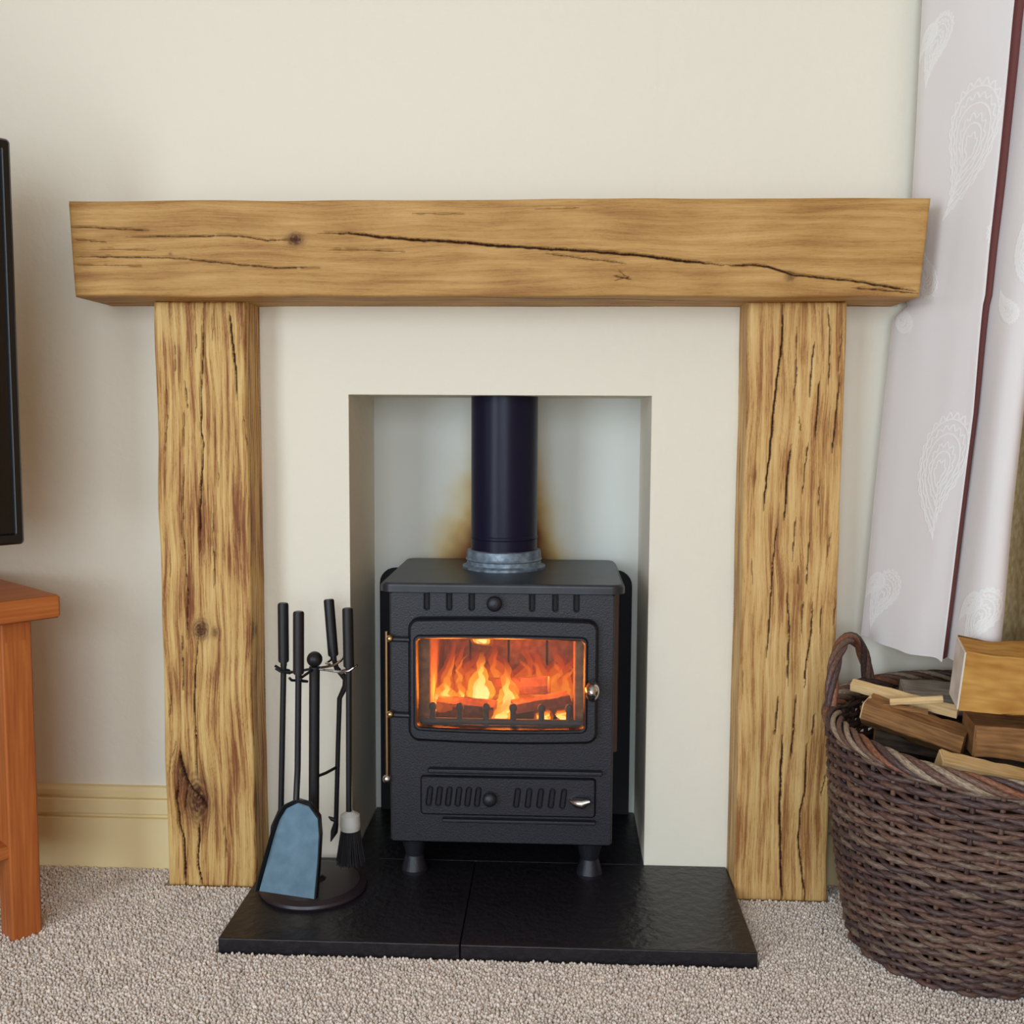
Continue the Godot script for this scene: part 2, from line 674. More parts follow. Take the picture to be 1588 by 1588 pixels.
# painted brick at the back of the recess, shade and heat browning painted in round the stove pipe
func shade_and_scorch() -> StandardMaterial3D:
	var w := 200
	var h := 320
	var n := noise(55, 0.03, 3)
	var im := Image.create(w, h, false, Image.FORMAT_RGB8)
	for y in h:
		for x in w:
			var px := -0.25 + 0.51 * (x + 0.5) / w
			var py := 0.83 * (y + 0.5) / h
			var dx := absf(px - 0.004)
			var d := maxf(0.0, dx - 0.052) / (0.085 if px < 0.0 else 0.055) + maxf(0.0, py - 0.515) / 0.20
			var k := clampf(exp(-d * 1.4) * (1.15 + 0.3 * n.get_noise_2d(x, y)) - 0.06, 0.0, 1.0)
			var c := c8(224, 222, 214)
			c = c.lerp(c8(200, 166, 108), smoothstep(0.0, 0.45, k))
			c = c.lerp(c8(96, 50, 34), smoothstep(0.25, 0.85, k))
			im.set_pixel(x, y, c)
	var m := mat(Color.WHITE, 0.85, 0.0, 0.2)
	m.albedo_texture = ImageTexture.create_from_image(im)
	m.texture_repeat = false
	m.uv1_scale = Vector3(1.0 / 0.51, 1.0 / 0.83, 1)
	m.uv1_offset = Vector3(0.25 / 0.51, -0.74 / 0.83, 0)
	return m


func room() -> void:
	var XL := -1.75
	var XR := 1.06
	var ZF := 3.75
	var H := 2.4
	# floor
	var mb := MB.new()
	wall_box(mb, XL - 0.2, -0.12, -0.45, XR + 0.2, 0.0, ZF + 0.2)
	structure("floor", mb, M.carpet)
	mb = MB.new()
	wall_box(mb, XL - 0.2, H, -0.45, XR + 0.2, H + 0.12, ZF + 0.2)
	structure("ceiling", mb, M.ceiling)
	# chimney wall with the fire opening
	var ox0 := -0.2475
	var ox1 := 0.2547
	var oy := 0.8213
	mb = MB.new()
	wall_box(mb, XL - 0.2, 0, -0.2384, ox0, H, 0.0)
	wall_box(mb, ox1, 0, -0.2384, XR + 0.2, H, 0.0)
	wall_box(mb, ox0 - 0.0002, oy, -0.2384, ox1 + 0.0002, H, 0.0)
	structure("wall_back", mb, M.wall)
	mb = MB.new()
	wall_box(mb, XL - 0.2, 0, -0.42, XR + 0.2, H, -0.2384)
	structure("wall_recess", mb, shade_and_scorch())
	# left wall with the window
	var wz0 := 2.1
	var wz1 := 3.45
	var wy0 := 0.0
	var wy1 := 2.05
	mb = MB.new()
	wall_box(mb, XL - 0.2, 0, 0, XL, H, wz0)
	wall_box(mb, XL - 0.2, 0, wz1, XL, H, ZF + 0.2)
	wall_box(mb, XL - 0.2, wy1, wz0, XL, H, wz1)
	structure("wall_left", mb, M.room)
	mb = MB.new()
	wall_box(mb, XL - 0.12, wy0, wz0, XL - 0.06, wy0 + 0.05, wz1)
	wall_box(mb, XL - 0.12, wy1 - 0.05, wz0, XL - 0.06, wy1, wz1)
	for z in [wz0, wz0 + 0.65, wz1 - 0.05]:
		wall_box(mb, XL - 0.12, wy0 + 0.05, z, XL - 0.06, wy1 - 0.05, z + 0.05)
	var w := structure("door_1", mb, M.frame)
	for z in [wz0 + 0.05, wz0 + 0.70]:
		mb = MB.new()
		wall_box(mb, XL - 0.093, wy0 + 0.05, z, XL - 0.088, wy1 - 0.05, z + 0.60)
		part("pane", mb, M.pane, w)
	mb = MB.new()
	wall_box(mb, XR, 0, 0, XR + 0.2, H, ZF + 0.2)
	structure("wall_right", mb, M.room)
	# front wall; its wide unseen window is added for the fill light
	var dx0 := -0.9
	var dx1 := 0.9
	var dy0 := 0.35
	var dy := 1.95
	mb = MB.new()
	wall_box(mb, XL - 0.2, 0, ZF, dx0, H, ZF + 0.2)
	wall_box(mb, dx1, 0, ZF, XR + 0.2, H, ZF + 0.2)
	wall_box(mb, dx0, dy, ZF, dx1, H, ZF + 0.2)
	wall_box(mb, dx0, 0, ZF, dx1, dy0, ZF + 0.2)
	structure("wall_front", mb, M.room)
	mb = MB.new()
	var mx := (dx0 + dx1) / 2
	for d in [[dx0, mx], [mx, dx1]]:
		wall_box(mb, d[0], dy0, ZF + 0.08, d[0] + 0.05, dy, ZF + 0.13)
		wall_box(mb, d[1] - 0.05, dy0, ZF + 0.08, d[1], dy, ZF + 0.13)
		wall_box(mb, d[0] + 0.05, dy0, ZF + 0.08, d[1] - 0.05, dy0 + 0.05, ZF + 0.13)
		wall_box(mb, d[0] + 0.05, dy - 0.05, ZF + 0.08, d[1] - 0.05, dy, ZF + 0.13)
	var dr := structure("added_window_1", mb, M.frame)
	for d in [[dx0, mx], [mx, dx1]]:
		mb = MB.new()
		wall_box(mb, d[0] + 0.05, dy0 + 0.05, ZF + 0.102, d[1] - 0.05, dy - 0.05, ZF + 0.108)
		part("pane", mb, M.pane, dr)
	# skirting either side of the surround
	for s in [["baseboard_left", XL, -0.5437], ["baseboard_right", 0.5464, XR]]:
		mb = MB.new()
		var prof := [Vector2(0.018, 0), Vector2(0.018, 0.0905), Vector2(0.0165, 0.0920), Vector2(0.0105, 0.0930), Vector2(0.0105, 0.0975), Vector2(0.0155, 0.0985), Vector2(0.0170, 0.1010), Vector2(0.0170, 0.1230), Vector2(0.0155, 0.1255), Vector2(0.0090, 0.1265), Vector2(0.0090, 0.1305), Vector2(0.0135, 0.1315), Vector2(0.0135, 0.140), Vector2(0.009, 0.145), Vector2(0.0, 0.146)]
		for i in prof.size() - 1:
			var a: Vector2 = prof[i]
			var b: Vector2 = prof[i + 1]
			var t := (b - a).normalized()
			mb.flat_quad(Vector3(s[1], a.y, a.x), Vector3(s[2], a.y, a.x), Vector3(s[2], b.y, b.x), Vector3(s[1], b.y, b.x), Vector3(0, -t.x, t.y))
		for e in [1, 2]:
			var o := PackedVector2Array([Vector2(0, 0)])
			for p in prof:
				o.append(p)
			var ids := []
			for p in o:
				ids.append(mb.v(Vector3(s[e], p.y, p.x), Vector3(-1 if e == 1 else 1, 0, 0)))
			for i in range(1, ids.size() - 1):
				mb.tri(ids[0], ids[i], ids[i + 1])
		structure(s[0], mb, M.skirting)


# ------------------------------------------------------------------ oak beam and posts
func surround() -> void:
	var beam_cracks := [
		[1.6, -0.001, 0.269, 0.042, 0.284, 0.096, 0.312],
		[1.6, 0.067, 0.378, 0.155, 0.373, 0.203, 0.367, 0.237, 0.414, 0.272, 0.408],
		[3.2, 0.296, 0.345, 0.333, 0.343, 0.369, 0.383, 0.413, 0.411, 0.464, 0.438, 0.513, 0.478, 0.560, 0.505, 0.615, 0.539, 0.668, 0.579, 0.729, 0.638, 0.772, 0.678],
		[2.2, 0.770, 0.677, 0.809, 0.672, 0.826, 0.698, 0.853, 0.776, 0.916, 0.835, 0.995, 0.946],
		[1.5, 0.004, 0.584, 0.095, 0.592, 0.137, 0.606, 0.196, 0.660, 0.245, 0.700, 0.298, 0.700],
		[1.0, 0.004, 0.403, 0.043, 0.431],
		[1.0, 0.005, 0.671, 0.084, 0.679],
		[1.1, 0.310, 0.515, 0.355, 0.515, 0.400, 0.536],
		[1.2, 0.564, 0.558, 0.610, 0.611, 0.659, 0.664],
		[1.5, 0.645, 0.788, 0.666, 0.828],
		[1.3, 0.646, 0.841, 0.663, 0.802],
		[1.0, 0.651, 0.736, 0.657, 0.788],
		[1.5, 0.920, 0.913, 0.998, 0.965],
		[0.8, 0.034, 0.504, 0.103, 0.518],
		[0.8, 0.408, 0.141, 0.468, 0.149],
		[0.8, 0.550, 0.112, 0.602, 0.101],
	]
	var tx := oak(1600, 180, 1.2943, 0.1444, 101, beam_cracks, [[0.270, 0.41, 0.012, 0.0095, 1.2], [0.849, 0.80, 0.008, 0.008, 0.6], [0.12, 0.56, 0.003, 0.003, 0.5]], c8(206, 162, 104), c8(182, 138, 80), c8(150, 102, 56), 0.5)
	var mb := timber(false, -0.6482, 0.6461, BEAM_Y, 1.11, 0.0, 0.1394, tx, 240, 80, 0.0018, [0.0, 0.006, 0.0, -0.011])
	tag(part("mantel_beam", mb, tx.mat), "long squared golden oak mantel beam with one split running along its face", "beam")

	var left_cracks := [
		[2.2, 0.989, 0.542, 0.916, 0.536, 0.861, 0.508, 0.793, 0.490, 0.762, 0.511, 0.712, 0.487, 0.650, 0.462, 0.583, 0.445],
		[2.5, 0.983, 0.825, 0.932, 0.859, 0.892, 0.891, 0.837, 0.900], [1.2, 0.989, 0.653, 0.935, 0.644],
		[1.2, 0.650, 0.609, 0.599, 0.587, 0.574, 0.605, 0.523, 0.592],
		[1.5, 0.731, 0.297, 0.674, 0.284, 0.624, 0.268, 0.567, 0.281, 0.514, 0.302, 0.464, 0.286, 0.434, 0.299],
		[1.0, 0.861, 0.116, 0.811, 0.116, 0.749, 0.073], [1.0, 0.934, 0.229, 0.885, 0.226], [1.2, 0.870, 0.326, 0.824, 0.347],
		[1.0, 0.947, 0.465, 0.916, 0.457], [1.0, 0.586, 0.113, 0.541, 0.111], [0.9, 0.638, 0.885, 0.587, 0.887],
		[1.0, 0.818, 0.303, 0.762, 0.289], [0.9, 0.737, 0.671, 0.694, 0.670], [1.0, 0.812, 0.963, 0.763, 0.992],
		[1.4, 0.441, 0.224, 0.346, 0.225], [1.8, 0.448, 0.414, 0.380, 0.361, 0.313, 0.347, 0.258, 0.365, 0.190, 0.364],
		[4.0, 0.241, 0.183, 0.217, 0.190, 0.190, 0.252, 0.173, 0.305, 0.156, 0.413, 0.139, 0.454],
		[3.0, 0.189, 0.153, 0.155, 0.121, 0.113, 0.141, 0.086, 0.186, 0.037, 0.192, 0.002, 0.200],
		[2.5, 0.114, 0.363, 0.073, 0.348, 0.038, 0.338, 0.003, 0.391], [1.2, 0.258, 0.141, 0.230, 0.093],
		[1.5, 0.190, 0.263, 0.155, 0.225, 0.134, 0.200], [1.0, 0.108, 0.649, 0.053, 0.664], [1.2, 0.339, 0.088, 0.298, 0.060],
	]
	tx = oak(1100, 170, BEAM_Y, 0.1486, 203, left_cracks, [[0.452, 0.44, 0.016, 0.013, 1.1], [0.155, 0.36, 0.040, 0.022, 1.1], [0.20, 0.2, 0.03, 0.012, 0.8], [0.448, 0.6, 0.010, 0.007, 0.7]], c8(222, 186, 122), c8(198, 154, 92), c8(128, 74, 42), 1.0)
	mb = timber(true, -0.5437, -0.3951, 0.0, BEAM_Y, 0.0, 0.0756, tx, 260, 74, 0.004, [0, 0, 0, 0])
	tag(part("oak_post", mb, tx.mat), "weathered oak post under the beam's left end, dark knot near its foot", "post", "oak posts under the beam")

	var right_cracks := [
		[2.6, 0.996, 0.351, 0.940, 0.354, 0.889, 0.318, 0.829, 0.280, 0.753, 0.255, 0.692, 0.222, 0.662, 0.208],
		[2.2, 0.772, 0.473, 0.720, 0.448, 0.647, 0.428], [1.8, 0.649, 0.360, 0.606, 0.333, 0.526, 0.306, 0.486, 0.296, 0.418, 0.278],
		[1.5, 0.990, 0.810, 0.937, 0.836, 0.868, 0.832], [2.0, 0.874, 0.739, 0.829, 0.733, 0.778, 0.716], [1.6, 0.937, 0.679, 0.895, 0.655, 0.847, 0.646],
		[1.8, 0.883, 0.946, 0.823, 0.925, 0.757, 0.896], [1.3, 0.960, 0.495, 0.883, 0.505, 0.841, 0.479], [1.6, 0.775, 0.644, 0.732, 0.624, 0.690, 0.603],
		[1.2, 0.720, 0.780, 0.672, 0.776], [1.4, 0.653, 0.543, 0.579, 0.518], [1.4, 0.628, 0.692, 0.542, 0.674], [1.0, 0.955, 0.950, 0.889, 0.930],
		[1.0, 0.629, 0.904, 0.586, 0.874], [1.0, 0.584, 0.101, 0.541, 0.108], [1.0, 0.817, 0.541, 0.793, 0.564], [1.1, 0.573, 0.583, 0.542, 0.583],
		[1.8, 0.527, 0.470, 0.466, 0.506, 0.371, 0.507], [2.0, 0.514, 0.740, 0.460, 0.736, 0.412, 0.696, 0.368, 0.684], [1.8, 0.353, 0.417, 0.288, 0.394],
		[2.0, 0.357, 0.601, 0.295, 0.591, 0.247, 0.568], [3.2, 0.288, 0.475, 0.219, 0.471, 0.163, 0.464, 0.078, 0.492, 0.001, 0.519],
		[2.2, 0.275, 0.734, 0.192, 0.733, 0.157, 0.682, 0.107, 0.680, 0.065, 0.714, 0.002, 0.769], [1.5, 0.324, 0.799, 0.289, 0.790],
		[1.4, 0.514, 0.645, 0.460, 0.630], [1.2, 0.508, 0.836, 0.460, 0.824], [1.0, 0.518, 0.981, 0.467, 0.966], [1.0, 0.397, 0.031, 0.356, 0.037], [1.0, 0.227, 0.956, 0.185, 0.901],
	]
	tx = oak(1100, 170, BEAM_Y, 0.1513, 307, right_cracks, [[0.72, 0.1, 0.012, 0.004, 0.3]], c8(222, 184, 124), c8(200, 156, 96), c8(142, 90, 50), 0.85)
	mb = timber(true, 0.3951, 0.5464, 0.0, BEAM_Y, 0.0, 0.0756, tx, 260, 74, 0.003, [0, 0, 0, 0])
	tag(part("oak_post", mb, tx.mat), "paler oak post under the right end of the beam, with long straight splits", "post", "oak posts under the beam")


func hearth() -> void:
	var h := thing("hearth", Vector3(0, 0, 0.1), "black stone hearth slab projecting onto the carpet beneath the stove", "hearth")
	var joint := -0.0335
	for s in [[-0.3885, joint - 0.0004], [joint + 0.0004, 0.3936]]:
		var mb := MB.new()
		mb.box(Vector3(s[0], 0.0, 0.0005), Vector3(s[1], HEARTH_Y, 0.2889), 0.0018)
		part("front_slab", mb, M.slate, h)
	var b := MB.new()
	b.box(Vector3(-0.246, 0.0, -0.2375), Vector3(0.2535, HEARTH_Y, 0.0), 0.001)
	part("back_slab", b, M.slate, h)


# ------------------------------------------------------------------ stove
func knob(c: Vector3, r: float, deep: float, m: Material, called: String, parent: Node3D) -> MeshInstance3D:
	var mb := MB.new()
	var pr := []
	pr.append(Vector2(r * 0.45, 0.0))
	pr.append(Vector2(r * 0.45, deep * 0.35))
	for i in 9:
		var w := -PI * 0.35 + (PI * 0.85) * i / 8.0
		pr.append(Vector2(maxf(0.0001, r * cos(w)), deep * 0.62 + deep * 0.4 * sin(w)))
	mb.lathe(pr, 18, Transform3D(Basis(Vector3.RIGHT, Vector3.BACK, Vector3.DOWN), c), false)
	return part(called, mb, m, parent)


func ball(c: Vector3, r: float, m: Material, called: String, parent: Node3D) -> MeshInstance3D:
	var mb := MB.new()
	var pr := []
	for i in 13:
		var w := -PI / 2 + PI * i / 12.0
		pr.append(Vector2(maxf(0.00001, r * cos(w)), r * sin(w)))
	mb.lathe(pr, 20, Transform3D(Basis(), c), false)
	return part(called, mb, m, parent)


func capsule(cx: float, cy: float, w: float, h: float, k := 6) -> PackedVector2Array:
	return rrect(cx - w / 2, cy - h / 2, cx + w / 2, cy + h / 2, w / 2 * 0.98, k)


func stove() -> void:
	var bx0 := -0.168
	var bx1 := 0.1952
	var by0 := 0.088
	var by1 := 0.506
	var zf := 0.08
	var zb := -0.19
	var cx := 0.0135
	var s := thing("wood_stove", Vector3(cx, HEARTH_Y, -0.06), "black cast iron wood burning stove with a lit glazed door, in the white recess", "stove")
	# body: a tunnel with the fire opening, and a back
	var mb := MB.new()
	var o := rrect(bx0, by0, bx1, by1, 0.006, 4)
	var ho := rrect(-0.128, 0.262, 0.156, 0.447, 0.006, 4)
	mb.ring(o, ho, zb + 0.012, zf, 0.003)
	mb.plate(o, zb, zb + 0.0119, 0.0)
	part("body", mb, M.iron, s)
	# legs
	for x in [bx0 + 0.035, bx1 - 0.035]:
		for z in [zf - 0.035, zb + 0.035]:
			mb = MB.new()
			mb.lathe([Vector2(0.0001, 0), Vector2(0.021, 0), Vector2(0.022, 0.006), Vector2(0.015, 0.03), Vector2(0.024, by0 - HEARTH_Y + 0.002)], 12, Transform3D(Basis(), Vector3(x, HEARTH_Y, z)))
			part("leg", mb, M.iron, s)
	# top plate, corners rounded, a thick lip
	mb = MB.new()
	var tp := rrect(-0.183, -0.093, 0.2105, 0.212, 0.022, 6)
	var flat := Transform3D(Basis(Vector3.RIGHT, Vector3.FORWARD, Vector3.UP), Vector3.ZERO)
	mb.plate(tp, 0.506, 0.5205, 0.005, flat)
	var top := part("top_plate", mb, M.top_plate, s)
	mb = MB.new()
	mb.lathe([Vector2(0.0001, 0.5205), Vector2(0.0735, 0.5205), Vector2(0.0735, 0.5245), Vector2(0.066, 0.5275), Vector2(0.0655, 0.534), Vector2(0.0675, 0.5365), Vector2(0.066, 0.539), Vector2(0.065, 0.552), Vector2(0.0605, 0.5535), Vector2(0.0001, 0.5535)], 40, Transform3D(Basis(), Vector3(0.0075, 0, -0.1)))
	part("flue_collar", mb, M.collar, top)
	# fire bricks lining the firebox
	for k in 4:
		var a := lerpf(-0.128, 0.156, k / 4.0)
		mb = MB.new()
		mb.box(Vector3(a + 0.001, 0.2625, zb + 0.0125), Vector3(a + 0.07, 0.4465, zb + 0.037), 0.003)
		part("fire_brick", mb, M.brick, s)
	for x in [-0.1278, 0.1318]:
		for k in 2:
			mb = MB.new()
			mb.box(Vector3(x, 0.2625, zb + 0.04 + k * 0.106), Vector3(x + 0.024, 0.4465, zb + 0.144 + k * 0.106), 0.003)
			part("fire_brick", mb, M.brick, s)
	mb = MB.new()
	mb.box(Vector3(-0.1035, 0.2625, zb + 0.04), Vector3(0.1315, 0.276, zf - 0.018), 0.002)
	part("grate", mb, M.char, s)
	mb = MB.new()
	mb.box(Vector3(-0.1035, 0.432, zb + 0.04), Vector3(0.1315, 0.4465, zf - 0.05), 0.002)
	part("baffle_plate", mb, M.brick, s)
	# air vents above the door
	for x in [-0.1075, -0.0712, -0.035, 0.0621, 0.0991, 0.133]:
		mb = MB.new()
		mb.ring(capsule(x, 0.490, 0.010, 0.031), capsule(x, 0.490, 0.0055, 0.026), zf - 0.001, zf + 0.003, 0.001)
		var vs := part("vent", mb, M.iron, s)
		mb = MB.new()
		mb.plate(capsule(x, 0.490, 0.0056, 0.0262), zf - 0.001, zf + 0.0006)
		part("vent_hollow", mb, M.iron_hollow, vs)
	knob(Vector3(0.0023, 0.4885, zf), 0.0125, 0.02, M.iron, "air_knob", s)
	# ledges
	mb = MB.new()
	mb.box(Vector3(-0.105, 0.209, zf - 0.002), Vector3(0.178, 0.2165, zf + 0.012), 0.003)
	part("ledge", mb, M.iron, s)
	mb = MB.new()
	mb.box(Vector3(-0.082, 0.127, zf - 0.002), Vector3(0.168, 0.133, zf + 0.011), 0.0025)
	part("ledge", mb, M.iron, s)
	# door
	var dx := 0.0165
	var dout := rrect(-0.1357, 0.2645, 0.1687, 0.464, 0.017, 6, 0.004)
	var din := rrect(-0.1202, 0.2895, 0.1457, 0.4315, 0.007, 6, 0.003)
	mb = MB.new()
	mb.ring(dout, din, zf, zf + 0.017, 0.005)
	var door := part("door", mb, M.iron, s)
	mb = MB.new()
	mb.ring(rrect(-0.1265, 0.2825, 0.152, 0.438, 0.010, 6, 0.0035), din, zf + 0.016, zf + 0.0215, 0.0025)
	part("glass_frame", mb, M.iron, door)
	mb = MB.new()
	mb.plate(rrect(-0.1215, 0.2865, 0.147, 0.4335, 0.007, 6, 0.003), zf + 0.006, zf + 0.0095)
	part("glass", mb, M.glass, door)
	var hk := MB.new()
	hk.lathe([Vector2(0.0001, 0), Vector2(0.007, 0.0), Vector2(0.006, 0.012), Vector2(0.010, 0.016), Vector2(0.0115, 0.024), Vector2(0.009, 0.032), Vector2(0.004, 0.036), Vector2(0.0001, 0.037)], 18, Transform3D(Basis(Vector3.RIGHT, Vector3.BACK, Vector3.DOWN * 1.5), Vector3(0.159, 0.3565, zf + 0.016)), false)
	part("door_handle", hk, M.chrome, door)
	for y in [0.428, 0.3036]:
		mb = MB.new()
		mb.tube([Vector3(-0.168, y, zf + 0.006), Vector3(-0.128, y, zf + 0.010)], 0.0042, 10)
		var hg := part("hinge", mb, M.iron, door)
		ball(Vector3(-0.1655, y + 0.0015, zf + 0.009), 0.0062, M.brass, "hinge_pin", door)
	mb = MB.new()
	mb.tube([Vector3(-0.1722, 0.44, zf + 0.004), Vector3(-0.1722, 0.199, zf + 0.004)], 0.0024, 8)
	var rod := part("riddling_rod", mb, M.brass, s)
	ball(Vector3(-0.1722, 0.196, zf + 0.004), 0.0075, M.chrome, "rod_knob", rod)
	# ash door with slots
	mb = MB.new()
	mb.plate(rrect(-0.118, 0.137, 0.168, 0.203, 0.006, 4), zf - 0.001, zf + 0.005, 0.003)
	var ash := part("ash_door", mb, M.iron, s)
	for k in 11:
		var x := lerpf(-0.103, -0.024, k / 5.0) if k < 6 else lerpf(0.040, 0.115, (k - 6) / 4.0)
		var tilt := Transform3D(Basis(Vector3.BACK, -0.12), Vector3(x, 0.169, 0))
		mb = MB.new()
		mb.ring(capsule(0, 0, 0.0098, 0.034), capsule(0, 0, 0.0058, 0.029), zf + 0.003, zf + 0.0075, 0.001, tilt)
		var sl := part("slot", mb, M.iron, ash)
		mb = MB.new()
		mb.plate(capsule(0, 0, 0.006, 0.0292), zf + 0.003, zf + 0.0055, 0.0, tilt)
		part("slot_hollow", mb, M.iron_hollow, ash)
	knob(Vector3(-0.0038, 0.168, zf + 0.004), 0.0115, 0.018, M.iron, "ash_knob", ash)
	mb = MB.new()
	mb.tube([Vector3(0.127, 0.166, zf + 0.005), Vector3(0.136, 0.166, zf + 0.014), Vector3(0.146, 0.166, zf + 0.018), Vector3(0.158, 0.17, zf + 0.018)], [0.004, 0.0075, 0.0085, 0.003], 10)
	part("ash_latch", mb, M.chrome, ash)
	# log guard: six little posts on a rail behind the glass
	mb = MB.new()
	mb.tube([Vector3(-0.124, 0.2915, zf - 0.006), Vector3(0.151, 0.2915, zf - 0.006)], 0.0055, 8)
	var guard := part("log_guard", mb, M.iron_hollow, s)
	for x in [-0.0985, -0.0545, -0.0110, 0.0325, 0.0785, 0.1230]:
		mb = MB.new()
		mb.lathe([Vector2(0.005, 0.286), Vector2(0.0045, 0.309), Vector2(0.0062, 0.312), Vector2(0.0066, 0.317), Vector2(0.0045, 0.321), Vector2(0.0001, 0.3225)], 12, Transform3D(Basis(), Vector3(x, 0, zf - 0.006)), false)
		part("guard_post", mb, M.iron_hollow, guard)
	# dark plate behind the stove, with rounded top corners
	mb = MB.new()
	var so := PackedVector2Array([Vector2(-0.236, HEARTH_Y), Vector2(0.2435, HEARTH_Y)])
	for p in rrect(-0.236, 0.2, 0.2435, 0.499, 0.03, 6):
		if p.y > 0.4:
			so.append(p)
	mb.plate(so, -0.2283, -0.2253, 0.001)
	for x in [-0.1, 0.12]:
		mb.box(Vector3(x, 0.3, -0.2254), Vector3(x + 0.02, 0.33, zb + 0.001), 0.001)
	part("dark_back_plate", mb, M.iron_hollow, s)
	for x in [bx0 - 0.017, bx1 + 0.0005]:  # a brown strip at each side of the body
		mb = MB.new()
		mb.box(Vector3(x, 0.19, -0.165), Vector3(x + 0.0165, 0.5, -0.09), 0.003)
		part("side_strip", mb, M.strip_brown, s)

	# flue pipe
	mb = MB.new()
	mb.lathe([Vector2(0.054, 0.5535), Vector2(0.0585, 0.5535), Vector2(0.0585, 0.572), Vector2(0.0592, 0.574), Vector2(0.0592, 0.577), Vector2(0.0583, 0.579), Vector2(0.0583, 0.8212), Vector2(0.054, 0.8212), Vector2(0.054, 0.5535)], 48, Transform3D(Basis(), Vector3(0.0075, 0, -0.1)))
	tag(part("flue_pipe", mb, M.flue), "dark blue-black flue pipe rising from the stove into the chimney", "pipe")
	fire()


func glow(a: Color, b: Color, energy: float, dense: float) -> StandardMaterial3D:
	# a flame: bright root, redder and thinner towards the tip
	var w := 4
	var h := 64
	var im := Image.create(w, h, false, Image.FORMAT_RGBA8)
	var em := Image.create(w, h, false, Image.FORMAT_RGB8)
	for y in h:
		var t := y / 63.0
		var al := smoothstep(0.0, 0.12, t) * (1.0 - smoothstep(0.4, 1.0, t)) * dense
		for x in w:
			im.set_pixel(x, y, Color(0.02, 0.01, 0.0, al))
			em.set_pixel(x, y, a.lerp(b, smoothstep(0.15, 0.9, t)))
	var m := mat(Color.WHITE, 1.0, 0.0, 0.0)
	m.albedo_texture = ImageTexture.create_from_image(im)
	m.transparency = BaseMaterial3D.TRANSPARENCY_ALPHA
	m.emission_enabled = true
	m.emission = Color.WHITE
	m.emission_operator = BaseMaterial3D.EMISSION_OP_MULTIPLY
	m.emission_texture = ImageTexture.create_from_image(em)
	m.emission_energy_multiplier = energy
	m.texture_repeat = false
	return m


